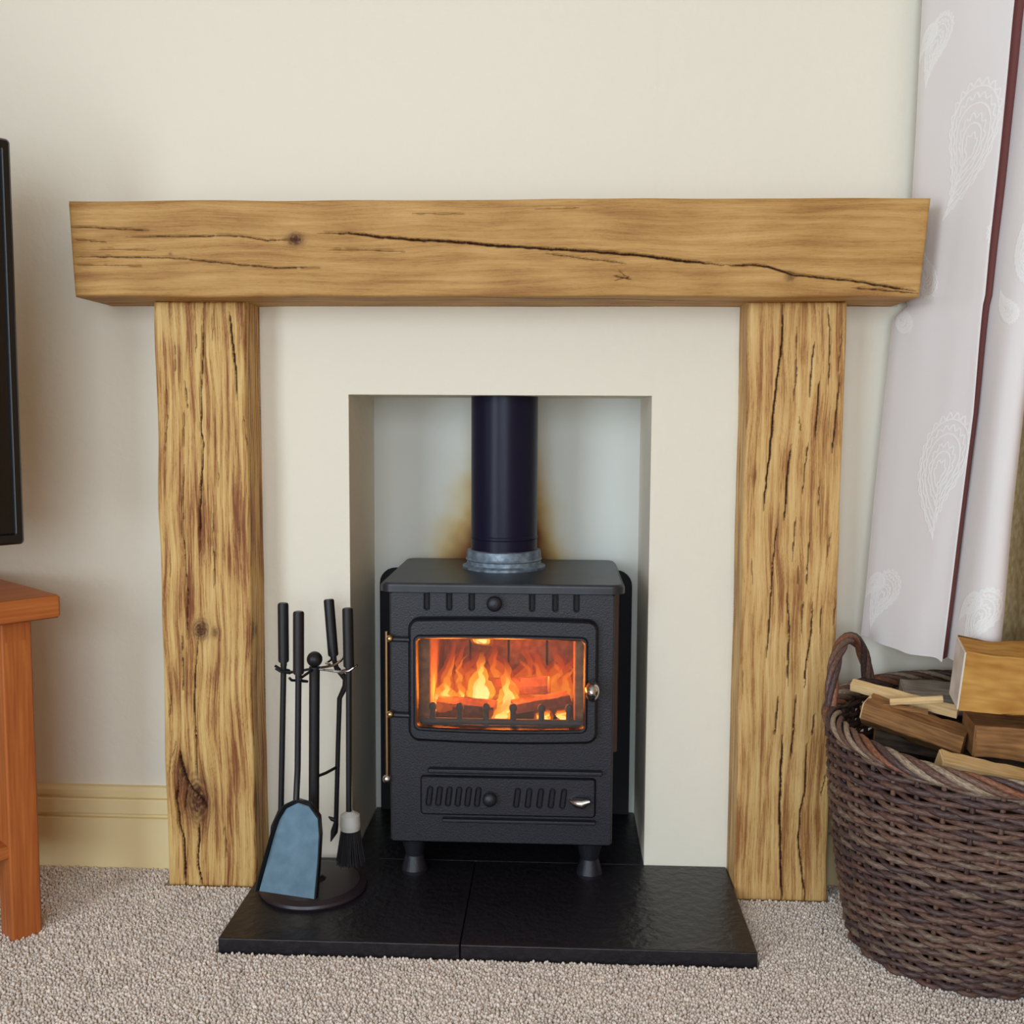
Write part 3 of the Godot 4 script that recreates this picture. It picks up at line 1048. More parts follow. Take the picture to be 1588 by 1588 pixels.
func fire() -> void:
	# split logs burning on the grate
	var lg := [[Vector3(-0.098, 0.296, -0.01), Vector3(0.0, 0.292, 0.005), 0.018], [Vector3(0.03, 0.292, 0.012), Vector3(0.124, 0.302, -0.015), 0.018], [Vector3(-0.07, 0.298, -0.09), Vector3(0.1, 0.298, -0.075), 0.021], [Vector3(-0.03, 0.316, -0.055), Vector3(0.09, 0.326, -0.03), 0.015]]
	for k in lg.size():
		var mb := MB.new()
		log_shape(mb, lg[k][0], lg[k][1], lg[k][2], lg[k][2] * 0.9, 400 + k, 0.4 * k)
		tag(part("burning_log", mb, M.ember), ["charred split log burning at the left of the stove grate", "glowing split log burning at the right of the stove grate", "charred log lying behind the others at the back of the stove", "short charred log lying on top of the burning pile"][k], "log", "logs burning in the stove")
	var f := thing("fire", Vector3(0.01, 0.27, -0.03), "yellow and orange flames burning behind the stove glass", "fire")
	# x, foot, tip, radius, z, kind
	var fl := [
		[-0.110, 0.284, 0.348, 0.019, -0.01, 0], [-0.086, 0.280, 0.350, 0.024, -0.015, 0], [-0.064, 0.282, 0.338, 0.018, -0.012, 0], [-0.086, 0.300, 0.408, 0.012, -0.04, 1], [-0.064, 0.300, 0.402, 0.011, -0.05, 1], [-0.045, 0.285, 0.385, 0.026, -0.05, 1],
		[-0.026, 0.296, 0.392, 0.024, -0.03, 0], [0.020, 0.262, 0.376, 0.028, -0.02, 0], [0.014, 0.262, 0.320, 0.021, 0.012, 0], [0.046, 0.280, 0.395, 0.021, -0.06, 1], [0.072, 0.290, 0.390, 0.024, -0.06, 1],
		[0.098, 0.290, 0.394, 0.024, -0.06, 1], [0.120, 0.290, 0.384, 0.018, -0.05, 1], [0.000, 0.290, 0.402, 0.024, -0.07, 1], [0.116, 0.276, 0.302, 0.011, 0.02, 0], [0.082, 0.274, 0.300, 0.014, 0.02, 0], [0.052, 0.276, 0.330, 0.014, -0.01, 1], [-0.029, 0.400, 0.428, 0.016, -0.02, 0],
	]
	var zones := [
		[glow(Color(1.0, 0.45, 0.08), Color(0.9, 0.25, 0.03), 0.8, 0.3), glow(Color(1.0, 0.72, 0.22), Color(1.0, 0.5, 0.1), 1.7, 0.6), glow(Color(1.0, 0.93, 0.68), Color(1.0, 0.8, 0.36), 2.6, 0.97)],
		[glow(Color(1.0, 0.36, 0.06), Color(0.8, 0.18, 0.03), 0.7, 0.3), glow(Color(1.0, 0.5, 0.1), Color(0.9, 0.3, 0.05), 0.95, 0.5), glow(Color(1.0, 0.68, 0.2), Color(1.0, 0.45, 0.1), 1.5, 0.75)],
	]
	var nz := noise(77, 1.0, 2)
	for k in fl.size():
		var q: Array = fl[k]
		var holder: Node3D = f
		# three zones, one inside the other: a thin outer mantle, the body and the bright core
		for zone in 3:
			var mb := MB.new()
			var path := []
			var rr := []
			var size: float = [1.45, 1.0, 0.58][zone]
			var tall: float = [1.12, 1.0, 0.78][zone]
			for i in 17:
				var t := i / 16.0
				path.append(Vector3(q[0] + 0.014 * t * nz.get_noise_2d(t * 2.0, k * 9.0) * 2.0, lerpf(q[1], q[1] + (q[2] - q[1]) * tall, t), q[4] + 0.008 * t * nz.get_noise_2d(t * 2.0, k * 9.0 + 40.0)))
				rr.append(maxf(0.0006, q[3] * size * (0.55 + 0.45 * sin(PI * minf(1.0, t * 1.5 + 0.1))) * pow(1.0 - t, 0.6) * (1.0 + 0.35 * nz.get_noise_2d(t * 5.0, k * 17.0))))
			mb.tube(path, rr, 16, false)
			for i in mb.V.size():
				mb.U[i] = Vector2(0.5, clampf((mb.V[i].y - q[1]) / ((q[2] - q[1]) * tall), 0.0, 1.0))
			var fm := part("flame" if zone == 0 else ["", "flame_body", "flame_core"][zone], mb, zones[q[5]][zone], holder)
			if zone == 0:
				holder = fm
	for p in [[Vector3(0.018, 0.34, 0.0), 0.05], [Vector3(-0.085, 0.325, 0.005), 0.03], [Vector3(0.09, 0.34, -0.03), 0.03]]:
		var l := OmniLight3D.new()
		l.name = "firelight"
		l.position = p[0] - f.position
		l.light_color = Color(1.0, 0.50, 0.16)
		l.light_energy = p[1]
		l.light_size = 0.02
		l.omni_range = 6.0
		l.omni_attenuation = 2.0
		l.shadow_enabled = true
		f.add_child(l, true)


# ------------------------------------------------------------------ fireside tools
func rod_part(called: String, path: Array, r, m: Material, parent: Node3D, sides := 10) -> MeshInstance3D:
	var mb := MB.new()
	mb.tube(path, r, sides)
	return part(called, mb, m, parent)


func handle_part(a: Vector3, b: Vector3, parent: Node3D) -> void:
	# a straight matt black grip with softened ends and a small collar under it
	var d := (b - a)
	rod_part("handle", [a, a + d * 0.01, a + d * 0.03, a + d * 0.97, a + d * 0.99, b], [0.0066, 0.0078, 0.0085, 0.0085, 0.0078, 0.0066], M.black, parent, 18)
	rod_part("collar", [b - d * 0.01, b + d * 0.06], 0.0052, M.black, parent, 12)


func companion_set() -> void:
	var y0 := HEARTH_Y
	var s := thing("fireside_tool_stand", Vector3(-0.288, y0, 0.115), "black fireside tool stand with round base and ball finial, on the hearth", "stand")
	var mb := MB.new()
	mb.lathe([Vector2(0.0001, y0), Vector2(0.085, y0), Vector2(0.0865, y0 + 0.003), Vector2(0.085, y0 + 0.007), Vector2(0.074, y0 + 0.011), Vector2(0.02, y0 + 0.014), Vector2(0.013, y0 + 0.02), Vector2(0.0001, y0 + 0.02)], 48, Transform3D(Basis(), Vector3(-0.288, 0, 0.115)))
	part("base", mb, M.plum, s)
	rod_part("pole", [Vector3(-0.288, y0 + 0.015, 0.115), Vector3(-0.2825, 0.388, 0.115)], 0.0085, M.black, s, 16)
	ball(Vector3(-0.2822, 0.4, 0.115), 0.0125, M.black, "finial", s)
	# a ring with four hooks the tools hang on
	var ry := 0.385
	for h in [[Vector3(-0.328, 0.386, 0.13), 0], [Vector3(-0.295, 0.379, 0.165), 1], [Vector3(-0.2605, 0.388, 0.072), 2], [Vector3(-0.2285, 0.386, 0.12), 3]]:
		var e: Vector3 = h[0]
		var c := Vector3(-0.2825, ry, 0.115)
		var d := (e - c)
		d.y = 0
		d = d.normalized()
		var sd := d.cross(Vector3.UP)
		rod_part("hook", [c, c + d * (c.distance_to(e) - 0.011) + Vector3(0, -0.004, 0), e - d * 0.009 + sd * 0.009 + Vector3(0, -0.004, 0), e + sd * 0.0095 + d * 0.006, e + sd * 0.009 + d * 0.013 + Vector3(0, 0.005, 0)], 0.0022, M.chrome if h[1] > 1 else M.black, s, 8)
		rod_part("hook", [e - d * 0.011 + Vector3(0, -0.004, 0), e - d * 0.009 - sd * 0.009 + Vector3(0, -0.004, 0), e - sd * 0.0095 + d * 0.006, e - sd * 0.009 + d * 0.013 + Vector3(0, 0.005, 0)], 0.0022, M.chrome if h[1] > 1 else M.black, s, 8)
	rod_part("cross_bar", [Vector3(-0.2855, 0.2065, 0.115), Vector3(-0.272, 0.2055, 0.09), Vector3(-0.261, 0.206, 0.064)], 0.0026, M.black, s, 8)

	# tongs at the left, mostly behind the shovel
	var t := thing("fire_tongs", Vector3(-0.332, 0.06, 0.13), "long black tongs hanging leftmost on the tool stand, lower end behind the shovel", "tongs")
	handle_part(Vector3(-0.3276, 0.4925, 0.13), Vector3(-0.328, 0.398, 0.13), t)
	rod_part("shaft", [Vector3(-0.328, 0.396, 0.13), Vector3(-0.3358, 0.155, 0.13)], 0.0046, M.black, t)
	for k in [-1, 1]:
		rod_part("jaw", [Vector3(-0.3358, 0.157, 0.13), Vector3(-0.3365 + 0.012 * k, 0.13, 0.13), Vector3(-0.337 + 0.016 * k, 0.095, 0.13), Vector3(-0.337 + 0.005 * k, 0.063, 0.13)], [0.0045, 0.004, 0.0035, 0.0045], M.black, t)

	# shovel, pan facing the room
	var sh := thing("ash_shovel", Vector3(-0.30, 0.05, 0.2), "ash shovel with blue-grey steel pan and black rim, hanging at the front", "shovel")
	handle_part(Vector3(-0.2931, 0.487, 0.17), Vector3(-0.2944, 0.389, 0.17), sh)
	rod_part("shaft", [Vector3(-0.2944, 0.388, 0.17), Vector3(-0.2972, 0.24, 0.172), Vector3(-0.2965, 0.196, 0.186)], 0.0048, M.black, sh)
	var rim := [Vector3(-0.3545, 0.062, 0.2155), Vector3(-0.345, 0.10, 0.2075), Vector3(-0.3335, 0.145, 0.198), Vector3(-0.3265, 0.168, 0.193), Vector3(-0.3150, 0.1875, 0.189), Vector3(-0.2965, 0.1965, 0.1875), Vector3(-0.2755, 0.191, 0.1885), Vector3(-0.2605, 0.172, 0.192), Vector3(-0.2575, 0.145, 0.197), Vector3(-0.2585, 0.10, 0.2065), Vector3(-0.2610, 0.052, 0.2165)]
	var back := Vector3(0, -0.004, -0.017)
	mb = MB.new()
	var mid := Vector3(-0.298, 0.13, 0.2)
	# pan floor: a sunk plate inside the rim
	var ids := []
	var n := Vector3(0, 0.2, 1).normalized()
	var inner := []
	for p in rim:
		var q: Vector3 = mid + (p - mid) * 0.90 + back * 0.55
		inner.append(q)
	inner[0] = rim[0] + Vector3(0.006, 0, 0) + back * 0.15
	inner[10] = rim[10] + Vector3(-0.003, 0, 0) + back * 0.15
	var c0 := mb.v(mid + back * 0.7, n, Vector2(mid.x, mid.y))
	var c1 := mb.v(mid + back * 0.9, -n)
	for q in inner:
		ids.append([mb.v(q, n, Vector2(q.x, q.y)), mb.v(q + back * 0.2, -n)])
	for i in ids.size():
		var j := (i + 1) % ids.size()
		mb.tri(c0, ids[i][0], ids[j][0])
		mb.tri(c1, ids[i][1], ids[j][1])
	part("pan", mb, M.steel, sh)
	# the upturned wall round it
	mb = MB.new()
	var P := []
	var UV := []
	var P2 := []
	for i in rim.size():
		var p: Vector3 = rim[i]
		var q: Vector3 = inner[i]
		P.append([q + back * 0.3, q.lerp(p, 0.5) + Vector3(0, 0, 0.001), p + Vector3(0, 0, 0.003), p + (p - q) * 0.22, p + (p - q) * 0.2 + back])
		UV.append([Vector2.ZERO, Vector2.ZERO, Vector2.ZERO, Vector2.ZERO, Vector2.ZERO])
	mb.grid(P, UV, false)
	part("rim", mb, M.black, sh)

	# poker with a barbed tip, hanging at the back
	var pk := thing("fire_poker", Vector3(-0.262, 0.075, 0.065), "thin black poker with barbed tip, hanging on the stand beside the pole", "poker")
	handle_part(Vector3(-0.2695, 0.488, 0.066), Vector3(-0.262, 0.395, 0.07), pk)
	rod_part("shaft", [Vector3(-0.262, 0.394, 0.07), Vector3(-0.2575, 0.375, 0.068), Vector3(-0.244, 0.356, 0.062), Vector3(-0.2445, 0.343, 0.061), Vector3(-0.2545, 0.322, 0.06), Vector3(-0.2575, 0.25, 0.06), Vector3(-0.2625, 0.108, 0.06)], [0.0042, 0.0042, 0.0052, 0.0052, 0.0042, 0.004, 0.004], M.black, pk)
	rod_part("tip", [Vector3(-0.2625, 0.109, 0.06), Vector3(-0.2655, 0.095, 0.06), Vector3(-0.2716, 0.0776, 0.06)], [0.0045, 0.0062, 0.0008], M.black, pk)
	rod_part("barb", [Vector3(-0.262, 0.115, 0.06), Vector3(-0.2695, 0.1165, 0.06), Vector3(-0.275, 0.1205, 0.06)], [0.0042, 0.0034, 0.001], M.black, pk)

	# brush
	var br := thing("hearth_brush", Vector3(-0.2285, 0.07, 0.12), "hearth brush with pale ferrule and dark bristles, hanging rightmost on the stand", "brush")
	handle_part(Vector3(-0.2277, 0.484, 0.12), Vector3(-0.2265, 0.389, 0.12), br)
	rod_part("shaft", [Vector3(-0.2265, 0.388, 0.12), Vector3(-0.2285, 0.15, 0.12)], 0.0046, M.black, br)
	mb = MB.new()
	mb.lathe([Vector2(0.0001, 0.154), Vector2(0.006, 0.154), Vector2(0.0155, 0.148), Vector2(0.0165, 0.132), Vector2(0.0155, 0.124), Vector2(0.0001, 0.124)], 20, Transform3D(Basis(), Vector3(-0.2262, 0, 0.12)))
	part("ferrule", mb, M.ferrule, br)
	mb = MB.new()
	for i in 260:
		var w := i * 2.39996
		var r := sqrt(i / 260.0)
		var a := Vector3(-0.2262 + 0.0145 * r * cos(w), 0.127, 0.12 + 0.0145 * r * sin(w))
		var b := a + Vector3(0.009 * r * cos(w) + rng.randf_range(-0.002, 0.002), -0.058 + rng.randf_range(-0.003, 0.003), 0.009 * r * sin(w) + rng.randf_range(-0.002, 0.002))
		mb.tube([a, b], [0.0009, 0.0006], 3, false)
	var bs := part("bristles", mb, M.bristle, br)
	bs.set_meta("kind", "stuff")


# ------------------------------------------------------------------ television and its oak unit
func television() -> void:
	var corner := Vector3(-0.631, 0, 0.237)
	var e1 := Vector3(-0.65, 0, 0.76).normalized()
	var e2 := Vector3(-0.76, 0, -0.65).normalized()
	# x runs along the front from the right-hand corner, z towards the room
	var xf := Transform3D(Basis(e1, Vector3.UP, -e2), corner)
	var u := thing("tv_unit", corner, "low oak corner unit under the television, its right end in view", "cabinet")
	var mb := MB.new()
	mb.box(Vector3(0, 0.4855, -0.30), Vector3(1.1, 0.52, 0.0), 0.004, xf)
	part("top_board", mb, M.oak_unit, u)
	for x in [0.032, 1.02]:
		for z in [-0.072, -0.272]:
			mb = MB.new()
			mb.box(Vector3(x, 0.0, z), Vector3(x + 0.045, 0.4853, z + 0.045), 0.004, xf)
			part("leg", mb, M.oak_unit, u)
	for z in [-0.062, -0.262]:
		mb = MB.new()
		mb.box(Vector3(0.0772, 0.425, z), Vector3(1.0198, 0.4853, z + 0.022), 0.003, xf)
		part("rail", mb, M.oak_unit, u)
	for x in [0.042, 1.03]:
		mb = MB.new()
		mb.box(Vector3(x, 0.06, -0.2268), Vector3(x + 0.02, 0.4853, -0.0722), 0.002, xf)
		part("end_panel", mb, M.oak_unit, u)
	mb = MB.new()
	mb.box(Vector3(0.0622, 0.13, -0.26), Vector3(1.0298, 0.15, -0.03), 0.002, xf)
	part("shelf", mb, M.oak_unit, u)

	var tv := thing("television", corner + e1 * 0.55 + e2 * 0.045 + Vector3(0, 0.5205, 0), "black flat screen television on the oak corner unit, only its right edge in view", "television")
	mb = MB.new()
	mb.ring(rrect(0.04, 0.597, 1.06, 1.171, 0.006, 4), rrect(0.054, 0.613, 1.046, 1.157, 0.002, 4), -0.06, -0.022, 0.003, xf)
	mb.plate(rrect(0.05, 0.605, 1.05, 1.163, 0.004, 4), -0.075, -0.055, 0.0, xf)
	part("casing", mb, M.bezel, tv)
	mb = MB.new()
	mb.plate(rrect(0.0535, 0.6125, 1.0465, 1.1575, 0.002, 4), -0.045, -0.0265, 0.0, xf)
	part("screen", mb, M.screen, tv)
	mb = MB.new()
	mb.box(Vector3(0.5, 0.53, -0.06), Vector3(0.6, 0.62, -0.045), 0.004, xf)
	part("neck", mb, M.bezel, tv)
	mb = MB.new()
	mb.box(Vector3(0.33, 0.5205, -0.13), Vector3(0.77, 0.532, -0.01), 0.004, xf)
	part("foot", mb, M.bezel, tv)


# ------------------------------------------------------------------ curtain
func paisley() -> StandardMaterial3D:
	var w := 512
	var h := 1024
	var buf := PackedFloat32Array()
	buf.resize(w * h)
	# teardrops with a curled tip, each of several scalloped lines; the pattern repeats across the cloth
	var spots := [[0.30, 0.16, 0.21, 0.3, 1.0], [0.78, 0.36, 0.19, 2.9, -1.0], [0.30, 0.60, 0.22, 0.1, -1.0], [0.80, 0.84, 0.20, 3.4, 1.0], [0.60, 0.20, 0.10, 1.6, -1.0], [0.10, 0.40, 0.12, 0.6, 1.0], [0.52, 0.74, 0.11, 4.4, 1.0], [0.12, 0.80, 0.10, 2.6, -1.0], [0.05, 0.38, 0.07, 1.0, 1.0], [0.55, 0.04, 0.06, 4.0, -1.0], [0.56, 0.62, 0.07, 5.0, 1.0], [0.06, 0.88, 0.07, 2.2, -1.0]]
	for sp in spots:
		var ca := cos(sp[3] as float)
		var sa := sin(sp[3] as float)
		for k in 7:
			var sc: float = sp[2] * [1.0, 0.93, 0.80, 0.68, 0.50, 0.38, 0.22][k]
			var wav: float = [0.045, 0.0, 0.05, 0.0, 0.08, 0.0, 0.15][k]
			var steps := int(sc * 9000.0)
			for i in steps:
				var t := TAU * i / steps
				var m := 1.0 + wav * sin(t * [26, 1, 22, 1, 14, 1, 7][k])
				var x := sin(t) * pow(absf(sin(t / 2)), 1.2) * 0.62 * m
				var y := -cos(t) * m
				x += 0.42 * pow(maxf(0.0, (y + 0.2) * -1.0 + 0.1), 2.0) * sp[4]
				y = -y
				var px: float = (sp[0] + (x * ca - y * sa) * sc) * w
				var py: float = sp[1] * h + (x * sa + y * ca) * sc * w
				for oy in range(-1, 2):
					for ox in range(-1, 2):
						var q := posmod(int(py) + oy, h) * w + posmod(int(px) + ox, w)
						buf[q] = maxf(buf[q], 1.0 if ox == 0 and oy == 0 else 0.55)
	var n := noise(90, 0.2, 2)
	var by := PackedByteArray()
	by.resize(w * h * 3)
	var hb := PackedByteArray()
	hb.resize(w * h)
	var a := c8(228, 219, 217)
	var b := c8(240, 235, 232)
	for i in w * h:
		var v := clampf(buf[i] + 0.12 * n.get_noise_2d(i % w, i / w), 0.0, 1.0)
		var c := a.lerp(b, v)
		by[i * 3] = int(c.r * 255)
		by[i * 3 + 1] = int(c.g * 255)
		by[i * 3 + 2] = int(c.b * 255)
		hb[i] = int(buf[i] * 200.0) + (20 if (i % w + i / w) % 2 == 0 else 0)
	var m := mat(Color.WHITE, 0.85, 0.0, 0.25)
	m.albedo_texture = ImageTexture.create_from_image(Image.create_from_data(w, h, false, Image.FORMAT_RGB8, by))
	m.heightmap_enabled = true
	m.heightmap_texture = ImageTexture.create_from_image(Image.create_from_data(w, h, false, Image.FORMAT_L8, hb))
	m.heightmap_scale = 0.05
	m.rim_enabled = true
	m.rim = 0.2
	return m


func smooth_row(c: Array, n: int) -> Array:
	var cv := Curve3D.new()
	for i in c.size():
		var a: Vector3 = c[maxi(i - 1, 0)]
		var b: Vector3 = c[mini(i + 1, c.size() - 1)]
		var t := (b - a) / 6.0
		cv.add_point(c[i], -t, t)
	var out := []
	var total := float(c.size() - 1)
	for k in n:
		var f := total * k / (n - 1)
		var i := mini(int(f), c.size() - 2)
		out.append(cv.sample(i, f - i))
	return out


func mb_normal(P: Array, k: int, i: int) -> Vector3:
	var a: Vector3 = P[mini(k + 1, P.size() - 1)][i] - P[maxi(k - 1, 0)][i]
	var b: Vector3 = P[k][mini(i + 1, P[0].size() - 1)] - P[k][maxi(i - 1, 0)]
	return b.cross(a).normalized()


func curtain() -> void:
	var cm := paisley()
	# plan of the folds (x, z) at five heights, from the wall side to the right-hand edge
	var rows := [
		[1.95, [0.668, 0.03, 0.672, 0.06, 0.70, 0.13, 0.738, 0.185, 0.752, 0.185, 0.752, 0.09, 0.764, 0.095, 0.769, 0.19, 0.785, 0.235, 0.81, 0.24, 0.83, 0.14, 0.85, 0.13, 0.87, 0.25, 0.905, 0.25, 0.93, 0.14]],
		[1.38, [0.656, 0.03, 0.660, 0.06, 0.688, 0.13, 0.722, 0.185, 0.733, 0.185, 0.735, 0.09, 0.747, 0.095, 0.752, 0.19, 0.765, 0.235, 0.79, 0.24, 0.81, 0.14, 0.832, 0.13, 0.852, 0.25, 0.885, 0.25, 0.91, 0.14]],
		[1.115, [0.653, 0.03, 0.656, 0.06, 0.684, 0.13, 0.706, 0.185, 0.717, 0.188, 0.719, 0.09, 0.731, 0.095, 0.7335, 0.192, 0.747, 0.24, 0.773, 0.245, 0.798, 0.14, 0.822, 0.13, 0.84, 0.25, 0.875, 0.25, 0.9, 0.14]],
		[0.962, [0.650, 0.03, 0.652, 0.06, 0.676, 0.13, 0.697, 0.185, 0.708, 0.190, 0.711, 0.09, 0.723, 0.095, 0.722, 0.195, 0.735, 0.245, 0.763, 0.248, 0.79, 0.14, 0.815, 0.13, 0.832, 0.25, 0.866, 0.25, 0.89, 0.14]],
		[0.943, [0.629, 0.03, 0.634, 0.06, 0.668, 0.135, 0.694, 0.187, 0.705, 0.190, 0.709, 0.09, 0.721, 0.095, 0.7185, 0.197, 0.731, 0.248, 0.76, 0.248, 0.788, 0.14, 0.813, 0.13, 0.83, 0.25, 0.864, 0.25, 0.888, 0.14]],
		[0.795, [0.620, 0.03, 0.626, 0.06, 0.660, 0.14, 0.688, 0.192, 0.697, 0.192, 0.702, 0.09, 0.714, 0.095, 0.7085, 0.20, 0.716, 0.25, 0.745, 0.25, 0.778, 0.14, 0.805, 0.13, 0.82, 0.25, 0.855, 0.25, 0.88, 0.14]],
		[0.433, [0.598, 0.03, 0.604, 0.06, 0.634, 0.14, 0.660, 0.192, 0.669, 0.194, 0.673, 0.09, 0.685, 0.095, 0.6795, 0.205, 0.692, 0.258, 0.726, 0.252, 0.76, 0.14, 0.79, 0.13, 0.81, 0.25, 0.845, 0.25, 0.87, 0.14]],
	]
	var nw := 150
	var levels := []
	for r in rows:
		var c := []
		for i in range(0, r[1].size(), 2):
			c.append(Vector3(r[1][i], 0, r[1][i + 1]))
		levels.append(smooth_row(c, nw))
	var nh := 110
	var P := []
	var UV := []
	var wob := noise(31, 1.0, 2)
	var run := []
	for i in nw:
		run.append(0.0 if i == 0 else run[i - 1] + levels[3][i].distance_to(levels[3][i - 1]))
	for k in nh:
		var y := lerpf(0.433, 1.95, float(k) / (nh - 1))
		var li := 0
		while li < rows.size() - 2 and y < rows[li + 1][0]:
			li += 1
		var f: float = smoothstep(0.0, 1.0, (rows[li][0] - y) / (rows[li][0] - rows[li + 1][0])) if li == 3 else (rows[li][0] - y) / (rows[li][0] - rows[li + 1][0])
		var pr := []
		var pu := []
		for i in nw:
			var p: Vector3 = levels[li][i].lerp(levels[li + 1][i], f)
			p.y = y
			if k == 0:
				p.y += 0.004 * wob.get_noise_2d(i * 0.06, 3.0)
			p.z += 0.004 * wob.get_noise_2d(run[i] * 9.0, y * 3.0)
			pr.append(p)
			pu.append(Vector2(run[i] / 0.42, -y / 0.84))
		P.append(pr)
		UV.append(pu)
	var c := thing("curtain", Vector3(0.75, 0.433, 0.15), "white paisley curtain hanging in soft folds at the right of the mantel beam", "curtain")
	var mb := MB.new()
	mb.grid(P, UV)
	# back of the cloth, 3 mm behind, and the folded hem between them
	var Q := []
	for k in nh:
		var qr := []
		for i in nw:
			qr.append(P[k][i] - mb.N[k * nw + i] * 0.003)
		Q.append(qr)
	mb.grid(Q, UV, true)
	for i in nw - 1:
		mb.flat_quad(P[0][i], P[0][i + 1], Q[0][i + 1], Q[0][i], Vector3.DOWN)
	for k in nh - 1:
		mb.flat_quad(P[k][0], P[k + 1][0], Q[k + 1][0], Q[k][0], Vector3.LEFT)
		mb.flat_quad(P[k][nw - 1], P[k + 1][nw - 1], Q[k + 1][nw - 1], Q[k][nw - 1], Vector3.RIGHT)
	part("cloth", mb, cm, c)
	# dark red-brown strip put in for the shade of the narrow fold
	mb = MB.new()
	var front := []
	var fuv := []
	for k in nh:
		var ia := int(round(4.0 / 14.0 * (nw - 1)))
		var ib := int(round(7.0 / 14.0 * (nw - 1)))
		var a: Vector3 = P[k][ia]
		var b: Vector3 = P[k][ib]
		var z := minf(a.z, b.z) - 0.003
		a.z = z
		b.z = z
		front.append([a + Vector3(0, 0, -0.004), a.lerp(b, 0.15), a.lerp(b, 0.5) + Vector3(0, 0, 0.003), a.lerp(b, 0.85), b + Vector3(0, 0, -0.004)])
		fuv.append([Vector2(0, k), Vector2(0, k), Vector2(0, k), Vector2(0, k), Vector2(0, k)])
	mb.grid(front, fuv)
	var strip := part("fold_shade", mb, mat(c8(112, 62, 58), 0.85), c)
	strip.set_meta("label", "dark red-brown strip standing for the shade in the fold")
	# shade of the wide fold, coloured in as a beige mottled layer
	mb = MB.new()
	front = []
	fuv = []
	for k in nh:
		var fr := []
		var fu := []
		for q in 13:
			var ii := int(round(lerpf(9.35, 11.9, q / 12.0) / 14.0 * (nw - 1)))
			fr.append(P[k][ii] + mb_normal(P, k, ii) * 0.0025)
			fu.append(Vector2(q / 12.0 * 0.4, P[k][ii].y))
		front.append(fr)
		fuv.append(fu)
	mb.grid(front, fuv)
	var lm := mat(Color.WHITE, 0.85)
	lm.albedo_texture = noise_tex(97, 0.03, 256, 3, [c8(168, 142, 100), c8(214, 196, 158)])
	lm.uv1_scale = Vector3(6, 6, 1)
	var shaded_fold := part("shaded_fold", mb, lm, c)
	shaded_fold.set_meta("label", "beige mottled layer for the shaded fold")


# ------------------------------------------------------------------ log basket
func rim_at(w: float) -> Vector3:
	var p := Vector3(0.728 + 0.222 * cos(w), 0, 0.243 + 0.212 * sin(w))
	p.y = 0.366 - 0.088 * (p.z - 0.03)
	return p


func basket_at(w: float, f: float, out := 0.0) -> Vector3:
	# f: 0 at the floor, 1 at the rim
	var top := rim_at(w)
	var b := Vector3(0.7143 + 0.160 * cos(w), 0.004, 0.203 + 0.152 * sin(w))
	var g := sin(f * PI * 0.5)
	var p := Vector3(lerpf(b.x, top.x, g), lerpf(b.y, top.y, f), lerpf(b.z, top.z, g))
	return p + Vector3(cos(w), 0, sin(w)) * out


func willow(c: Color) -> StandardMaterial3D:
	var m := mat(Color.WHITE, 0.55, 0.0, 0.45)
	m.albedo_texture = noise_tex(70 + int(c.r * 90), 0.05, 256, 4, [c.darkened(0.45), c.lightened(0.16)])
	m.uv1_scale = Vector3(9, 1, 1)
	return m


